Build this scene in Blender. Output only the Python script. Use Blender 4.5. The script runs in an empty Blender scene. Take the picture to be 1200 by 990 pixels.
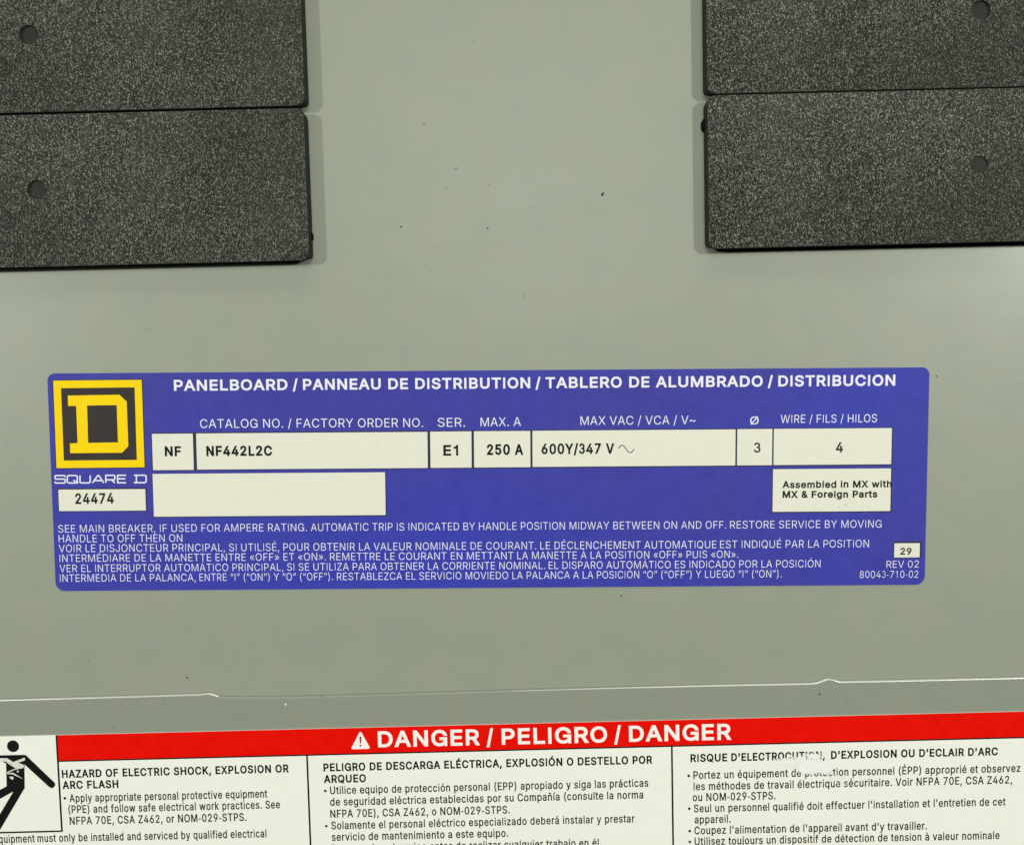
import bpy, math, random
import numpy as np
from mathutils import Vector, Matrix
from mathutils.geometry import delaunay_2d_cdt, tessellate_polygon

scene = bpy.context.scene
COL = scene.collection
MM = 0.001

# ------------------------------------------------------------------ camera
# Real size: the sheet metal front is the plane y = 0, x to the right, z up, metres.
FPX, CX, CY = 900.0, 600.0, 495.0          # focal length and centre in photograph pixels (1200 x 990)
DIST = 0.126
TILT, ROLL = math.radians(3.15), math.radians(1.40)
_fwd = Vector((0, math.cos(TILT), -math.sin(TILT)))
_r0, _u0 = Vector((1, 0, 0)), Vector((0, math.sin(TILT), math.cos(TILT)))
_right = _r0 * math.cos(ROLL) - _u0 * math.sin(ROLL)
_up = _u0 * math.cos(ROLL) + _r0 * math.sin(ROLL)
CAM_POS = -_fwd * DIST
cam_data = bpy.data.cameras.new('camera')
cam_data.sensor_width = 36
cam_data.lens = FPX / 1200 * 36
cam_data.clip_start = 0.005
cam_data.clip_end = 20
cam = bpy.data.objects.new('camera', cam_data)
COL.objects.link(cam)
m = Matrix((_right, _up, -_fwd)).transposed().to_4x4()
m.translation = CAM_POS
cam.matrix_world = m
scene.camera = cam

# ------------------------------------------------------------------ world and lamps
scene.view_settings.view_transform = 'Standard'
scene.view_settings.look = 'None'
scene.view_settings.gamma = 1
scene.view_settings.use_curve_mapping = False
scene.view_settings.exposure = 0
world = bpy.data.worlds.new('World')
scene.world = world
world.use_nodes = True
world.node_tree.nodes['Background'].inputs[0].default_value = (0.96, 1.0, 0.90, 1)
world.node_tree.nodes['Background'].inputs[1].default_value = 0.09

def area_lamp(name, pos, size, power, color=(1, 0.99, 0.88), size_y=None, target=(0, 0, 0)):
    l = bpy.data.lights.new(name, 'AREA')
    l.shape = 'RECTANGLE' if size_y else 'DISK'
    l.size = size
    if size_y: l.size_y = size_y
    l.energy = power
    l.color = color
    o = bpy.data.objects.new(name, l)
    o.location = pos
    o.rotation_euler = (Vector(target) - Vector(pos)).to_track_quat('-Z', 'Y').to_euler()
    COL.objects.link(o)
    return o
area_lamp('work_lamp_left', (-0.80, -0.78, 0.15), 0.07, 4.7, (1, 1, 0.93))
area_lamp('work_lamp_right', (0.67, -0.80, 0.17), 0.07, 4.6, (1, 1, 0.93))
area_lamp('ceiling_lamp', (0.02, -1.05, 0.28), 0.42, 3.9, (1, 1, 0.93), size_y=0.40)
area_lamp('added_overhead_fill', (0.05, -0.55, 1.15), 1.2, 3.6, (1, 1, 0.93), size_y=0.25)  # unseen light added from above to brighten upward-facing edges

# ------------------------------------------------------------------ helpers
def W(px, py, y=0.0):
    """where the line of sight through a photograph pixel meets the plane at depth y -> (x, z)"""
    d = _fwd + _right * ((px - CX) / FPX) + _up * ((CY - py) / FPX)
    t = (y - CAM_POS.y) / d.y
    p = CAM_POS + d * t
    return (p.x, p.z)

class Frame:
    """a flat thing's own axes on the sheet metal: origin, angle, depth"""
    def __init__(self, origin, ang, y):
        self.o, self.a, self.y = origin, ang, y
        self.c, self.s = math.cos(ang), math.sin(ang)
    def L(self, px, py, y=None):
        X, Z = W(px, py, self.y if y is None else y)
        X -= self.o[0]; Z -= self.o[1]
        return (X * self.c + Z * self.s, -X * self.s + Z * self.c)

def tag(o, label=None, cat=None, group=None, kind=None):
    if label: o['label'] = label
    if cat: o['category'] = cat
    if group: o['group'] = group
    if kind: o['kind'] = kind
    return o

def root(name, fr, label, cat, group=None):
    o = bpy.data.objects.new(name, None)
    o.empty_display_size = 0.01
    o.location = (fr.o[0], fr.y, fr.o[1])
    o.rotation_euler = (0, -fr.a, 0)
    COL.objects.link(o)
    return tag(o, label, cat, group)

def mesh(name, verts, faces, mat, parent=None, smooth=False):
    me = bpy.data.meshes.new(name)
    me.from_pydata(verts, [], faces)
    me.validate()
    if smooth:
        me.polygons.foreach_set('use_smooth', [True] * len(me.polygons))
    me.materials.append(mat)
    o = bpy.data.objects.new(name, me)
    COL.objects.link(o)
    if parent: o.parent = parent
    return o

def rrect(x0, z0, x1, z1, r, n=6):
    """rounded rectangle, counter-clockwise; r one radius or four (bl, br, tr, tl)"""
    rs = r if isinstance(r, (tuple, list)) else (r,) * 4
    pts = []
    for (cx, cz, a0, q) in ((x0, z0, 180, 0), (x1, z0, 270, 1), (x1, z1, 0, 2), (x0, z1, 90, 3)):
        q = rs[q]
        if q <= 0:
            pts.append((cx, cz)); continue
        ox = cx + q if cx == x0 else cx - q
        oz = cz + q if cz == z0 else cz - q
        for i in range(n + 1):
            a = math.radians(a0 + 90 * i / n)
            pts.append((ox + q * math.cos(a), oz + q * math.sin(a)))
    return pts

def circle(cx, cz, r, n=24):
    return [(cx + r * math.cos(2 * math.pi * i / n), cz + r * math.sin(2 * math.pi * i / n)) for i in range(n)]

def offset(poly, d):
    """move a counter-clockwise outline outwards by d"""
    n = len(poly); out = []
    for i in range(n):
        ax, az = poly[i - 1]; bx, bz = poly[i]; cx, cz = poly[(i + 1) % n]
        e1 = Vector((bx - ax, bz - az)); e2 = Vector((cx - bx, cz - bz))
        if e1.length < 1e-9: e1 = e2
        if e2.length < 1e-9: e2 = e1
        e1.normalize(); e2.normalize()
        n1 = Vector((e1.y, -e1.x)); n2 = Vector((e2.y, -e2.x))
        b = n1 + n2
        if b.length < 1e-6: b = n1
        b.normalize()
        k = 1 / max(0.45, b.dot(n1))
        out.append((bx + b.x * d * k, bz + b.y * d * k))
    return out

def face_with_holes(outer, holes, y):
    loops = [[Vector((p[0], p[1], 0)) for p in outer]] + [[Vector((p[0], p[1], 0)) for p in h] for h in holes]
    flat = [p for l in loops for p in l]
    tris = tessellate_polygon(loops)
    faces = []
    for t in tris:
        a, b, c = (flat[i] for i in t)
        cr = (b.x - a.x) * (c.y - a.y) - (b.y - a.y) * (c.x - a.x)
        if abs(cr) < 1e-16: continue
        faces.append(tuple(t) if cr > 0 else (t[0], t[2], t[1]))
    return [(p.x, y, p.y) for p in flat], faces

class MB:
    """collects faces for one mesh"""
    def __init__(self): self.v, self.f = [], []
    def add(self, v, f):
        n = len(self.v); self.v += v; self.f += [tuple(i + n for i in t) for t in f]
    def rings(self, rings, close=True, flip=False):
        """rings: list of equally long lists of (x, y, z)"""
        n = len(rings[0]); v = [p for r in rings for p in r]; f = []
        for k in range(len(rings) - 1):
            for i in range(n if close else n - 1):
                j = (i + 1) % n
                q = (k * n + i, k * n + j, (k + 1) * n + j, (k + 1) * n + i)
                f.append(q[::-1] if flip else q)
        self.add(v, f)
    def build(self, name, mat, parent=None, smooth=False):
        return mesh(name, self.v, self.f, mat, parent, smooth)

def slab(poly, y0, y1):
    """a flat piece with thickness: front outline at y0, back at y1 > y0"""
    b = MB()
    v, f = face_with_holes(poly, [], y0)
    b.add(v, f)
    b.rings([[(p[0], y1, p[1]) for p in poly], [(p[0], y0, p[1]) for p in poly]])
    return b

# ------------------------------------------------------------------ materials
def base_mat(name, color, rough=0.5, spec=0.5, coat=0.0):
    mt = bpy.data.materials.new(name)
    mt.use_nodes = True
    nt = mt.node_tree
    b = nt.nodes['Principled BSDF']
    b.inputs['Base Color'].default_value = (*color, 1)
    b.inputs['Roughness'].default_value = rough
    b.inputs['Specular IOR Level'].default_value = spec
    if coat:
        b.inputs['Coat Weight'].default_value = coat
        b.inputs['Coat Roughness'].default_value = 0.25
    return mt, nt, b

def noise(nt, scale, detail=3, rough=0.55, stretch=None, rot=0):
    tc = nt.nodes.new('ShaderNodeTexCoord')
    n = nt.nodes.new('ShaderNodeTexNoise')
    n.inputs['Scale'].default_value = scale
    n.inputs['Detail'].default_value = detail
    n.inputs['Roughness'].default_value = rough
    if stretch:
        mp = nt.nodes.new('ShaderNodeMapping')
        mp.inputs['Scale'].default_value = stretch
        mp.inputs['Rotation'].default_value = (0, rot, 0)
        nt.links.new(tc.outputs['Object'], mp.inputs[0])
        nt.links.new(mp.outputs[0], n.inputs['Vector'])
    else:
        nt.links.new(tc.outputs['Object'], n.inputs['Vector'])
    return n

def vary(nt, b, fac, c1, c2, lo=0.35, hi=0.65):
    r = nt.nodes.new('ShaderNodeValToRGB')
    r.color_ramp.elements[0].position = lo; r.color_ramp.elements[0].color = (*c1, 1)
    r.color_ramp.elements[1].position = hi; r.color_ramp.elements[1].color = (*c2, 1)
    nt.links.new(fac, r.inputs[0])
    nt.links.new(r.outputs[0], b.inputs['Base Color'])
    return r

def bump(nt, b, height, strength, dist, prev=None):
    bp = nt.nodes.new('ShaderNodeBump')
    bp.inputs['Strength'].default_value = strength
    bp.inputs['Distance'].default_value = dist
    nt.links.new(height, bp.inputs['Height'])
    if prev: nt.links.new(prev.outputs[0], bp.inputs['Normal'])
    nt.links.new(bp.outputs[0], b.inputs['Normal'])
    return bp

def mix2(nt, a, b, op='ADD', k=None):
    m_ = nt.nodes.new('ShaderNodeMath'); m_.operation = op
    for i, s in enumerate((a, b)):
        if isinstance(s, (int, float)): m_.inputs[i].default_value = s
        else: nt.links.new(s, m_.inputs[i])
    return m_.outputs[0]

# grey-green enamel of the sheet metal
def enamel(name, c1, c2):
    mt, nt, b = base_mat(name, c1, 0.48, 0.5, 0.07)
    b.inputs['Coat Roughness'].default_value = 0.22
    blot = noise(nt, 130, 4, 0.6)
    vary(nt, b, blot.outputs[0], c1, c2, 0.36, 0.64)
    spk = noise(nt, 620, 2, 0.5)
    sr = nt.nodes.new('ShaderNodeMapRange'); sr.inputs[1].default_value = 0.725; sr.inputs[2].default_value = 0.77; sr.inputs[4].default_value = 0.40
    nt.links.new(spk.outputs[0], sr.inputs[0])
    dm = nt.nodes.new('ShaderNodeMixRGB'); dm.inputs[2].default_value = (0.14, 0.16, 0.12, 1)
    nt.links.new(sr.outputs[0], dm.inputs[0]); nt.links.new(b.inputs['Base Color'].links[0].from_socket, dm.inputs[1])
    nt.links.new(dm.outputs[0], b.inputs['Base Color'])
    smg = noise(nt, 45, 5, 0.7, (1, 1, 2.2), 0.5)
    rg = nt.nodes.new('ShaderNodeMapRange'); rg.inputs[1].default_value = 0.35; rg.inputs[2].default_value = 0.7
    rg.inputs[3].default_value = 0.455; rg.inputs[4].default_value = 0.505
    nt.links.new(smg.outputs[0], rg.inputs[0]); nt.links.new(rg.outputs[0], b.inputs['Roughness'])
    wav = noise(nt, 28, 2, 0.5)
    peel = noise(nt, 1500, 3, 0.6)
    b1 = bump(nt, b, wav.outputs[0], 0.35, 0.0012)
    bump(nt, b, peel.outputs[0], 0.10, 0.00012, b1)
    return mt
M = {}
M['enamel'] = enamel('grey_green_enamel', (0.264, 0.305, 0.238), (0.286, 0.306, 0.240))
M['enamel_lower_shaded'] = enamel('shaded_enamel_of_lower_cover', (0.234, 0.274, 0.214), (0.256, 0.272, 0.216))  # darker copy of the enamel: the lower sheet's shade is in its colour

# grained black-brown plastic of the filler plates
mt, nt, b = base_mat('grained_plastic', (0.06, 0.06, 0.05), 0.32, 0.6)
g1 = noise(nt, 4300, 3, 0.6, (1.35, 1.0, 0.8), math.radians(-22))
g2 = noise(nt, 4200, 2, 0.6)
hsum = mix2(nt, g1.outputs[0], mix2(nt, g2.outputs[0], 0.4, 'MULTIPLY'))
wear = noise(nt, 22, 3, 0.5)
wr = nt.nodes.new('ShaderNodeMapRange')
wr.inputs[1].default_value = 0.35; wr.inputs[2].default_value = 0.65
wr.inputs[3].default_value = 0.55; wr.inputs[4].default_value = 1.0
nt.links.new(wear.outputs[0], wr.inputs[0])
bp = bump(nt, b, hsum, 1.0, 0.0006)
nt.links.new(wr.outputs[0], bp.inputs['Strength'])
gr = vary(nt, b, g1.outputs[0], (0.002, 0.002, 0.001), (0.42, 0.43, 0.335), 0.39, 0.71)  # pale grain tips put the pebbled surface's glints into the colour
el = gr.color_ramp.elements.new(0.52); el.color = (0.026, 0.027, 0.020, 1)
haze_n = noise(nt, 34, 4, 0.6)
hz = nt.nodes.new('ShaderNodeMapRange'); hz.inputs[1].default_value = 0.42; hz.inputs[2].default_value = 0.66; hz.inputs[4].default_value = 0.32
nt.links.new(haze_n.outputs[0], hz.inputs[0])
mxr = nt.nodes.new('ShaderNodeMixRGB'); mxr.inputs[2].default_value = (0.058, 0.060, 0.048, 1)
nt.links.new(hz.outputs[0], mxr.inputs[0]); nt.links.new(gr.outputs[0], mxr.inputs[1]); nt.links.new(mxr.outputs[0], b.inputs['Base Color'])
M['plastic'] = mt

mt, nt, b = base_mat('smooth_plastic', (0.035, 0.036, 0.028), 0.6, 0.2)
n1 = noise(nt, 2500, 3, 0.6)
bump(nt, b, n1.outputs[0], 0.4, 0.00006)
vary(nt, b, n1.outputs[0], (0.012, 0.013, 0.010), (0.026, 0.027, 0.020))
M['plastic_smooth'] = mt
M['rim_plastic'] = base_mat('rim_plastic', (0.034, 0.035, 0.030), 0.6, 0.04)[0]
M['highlight_metal'] = base_mat('edge_highlight_metal', (0.66, 0.67, 0.61), 0.36, 0.5)[0]  # pale metal standing in for the highlight along the lip
M['highlight_metal'].node_tree.nodes['Principled BSDF'].inputs['Metallic'].default_value = 0.6
M['dark'] = base_mat('unlit_interior', (0.006, 0.006, 0.006), 0.9, 0.1)[0]
M['fleck'] = base_mat('dark_fleck', (0.012, 0.014, 0.010), 0.6, 0.3)[0]
M['fleck_faint'] = base_mat('faint_fleck', (0.205, 0.235, 0.18), 0.6, 0.3)[0]
M['fleck_white'] = base_mat('white_fleck', (0.75, 0.75, 0.7), 0.5, 0.3)[0]

def vinyl(name, c1, c2, rough=0.55, scale=420, spec=0.25):
    mt, nt, b = base_mat(name, c1, rough, spec)
    n_ = noise(nt, scale, 4, 0.65)
    vary(nt, b, n_.outputs[0], c1, c2, 0.3, 0.7)
    f_ = noise(nt, 900, 2, 0.5)
    bump(nt, b, f_.outputs[0], 0.12, 0.00008)
    return mt
M['blue'] = vinyl('blue_vinyl', (0.040, 0.040, 0.305), (0.050, 0.050, 0.350), scale=300, spec=0.2)
_nt = M['blue'].node_tree; _b = _nt.nodes['Principled BSDF']
_l = _b.inputs['Base Color'].links[0].from_socket
_big = noise(_nt, 14, 3, 0.6)
_mx = _nt.nodes.new('ShaderNodeMixRGB'); _mx.blend_type = 'MULTIPLY'; _mx.inputs[2].default_value = (0.80, 1.02, 1.22, 1)
_mr = _nt.nodes.new('ShaderNodeMapRange'); _mr.inputs[1].default_value = 0.42; _mr.inputs[2].default_value = 0.62
_nt.links.new(_big.outputs[0], _mr.inputs[0]); _nt.links.new(_mr.outputs[0], _mx.inputs[0])
_nt.links.new(_l, _mx.inputs[1]); _nt.links.new(_mx.outputs[0], _b.inputs['Base Color'])
M['navy'] = vinyl('navy_print', (0.020, 0.020, 0.055), (0.026, 0.026, 0.07))
M['cream'] = vinyl('cream_vinyl', (0.73, 0.73, 0.63), (0.76, 0.76, 0.655))
M['white_vinyl'] = vinyl('white_vinyl', (0.82, 0.83, 0.755), (0.85, 0.86, 0.785))
M['yellow'] = vinyl('yellow_print', (0.90, 0.62, 0.002), (0.93, 0.67, 0.003), spec=0.1)
M['brown_black'] = vinyl('brown_black_print', (0.036, 0.030, 0.028), (0.045, 0.038, 0.036), spec=0.1)
M['red'] = vinyl('red_print', (0.72, 0.003, 0.0), (0.80, 0.006, 0.001), spec=0.05)
M['white_print'] = vinyl('white_print', (0.80, 0.80, 0.86), (0.82, 0.82, 0.88))
M['header_white'] = vinyl('header_white_print', (0.90, 0.86, 0.82), (0.92, 0.88, 0.84))
M['black_print'] = base_mat('black_print', (0.005, 0.005, 0.005), 0.5, 0.15)[0]
M['grey_print'] = base_mat('dark_grey_print', (0.010, 0.010, 0.009), 0.5, 0.3)[0]
M['stain'] = base_mat('tan_stain', (0.66, 0.61, 0.48), 0.6, 0.2)[0]

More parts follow.
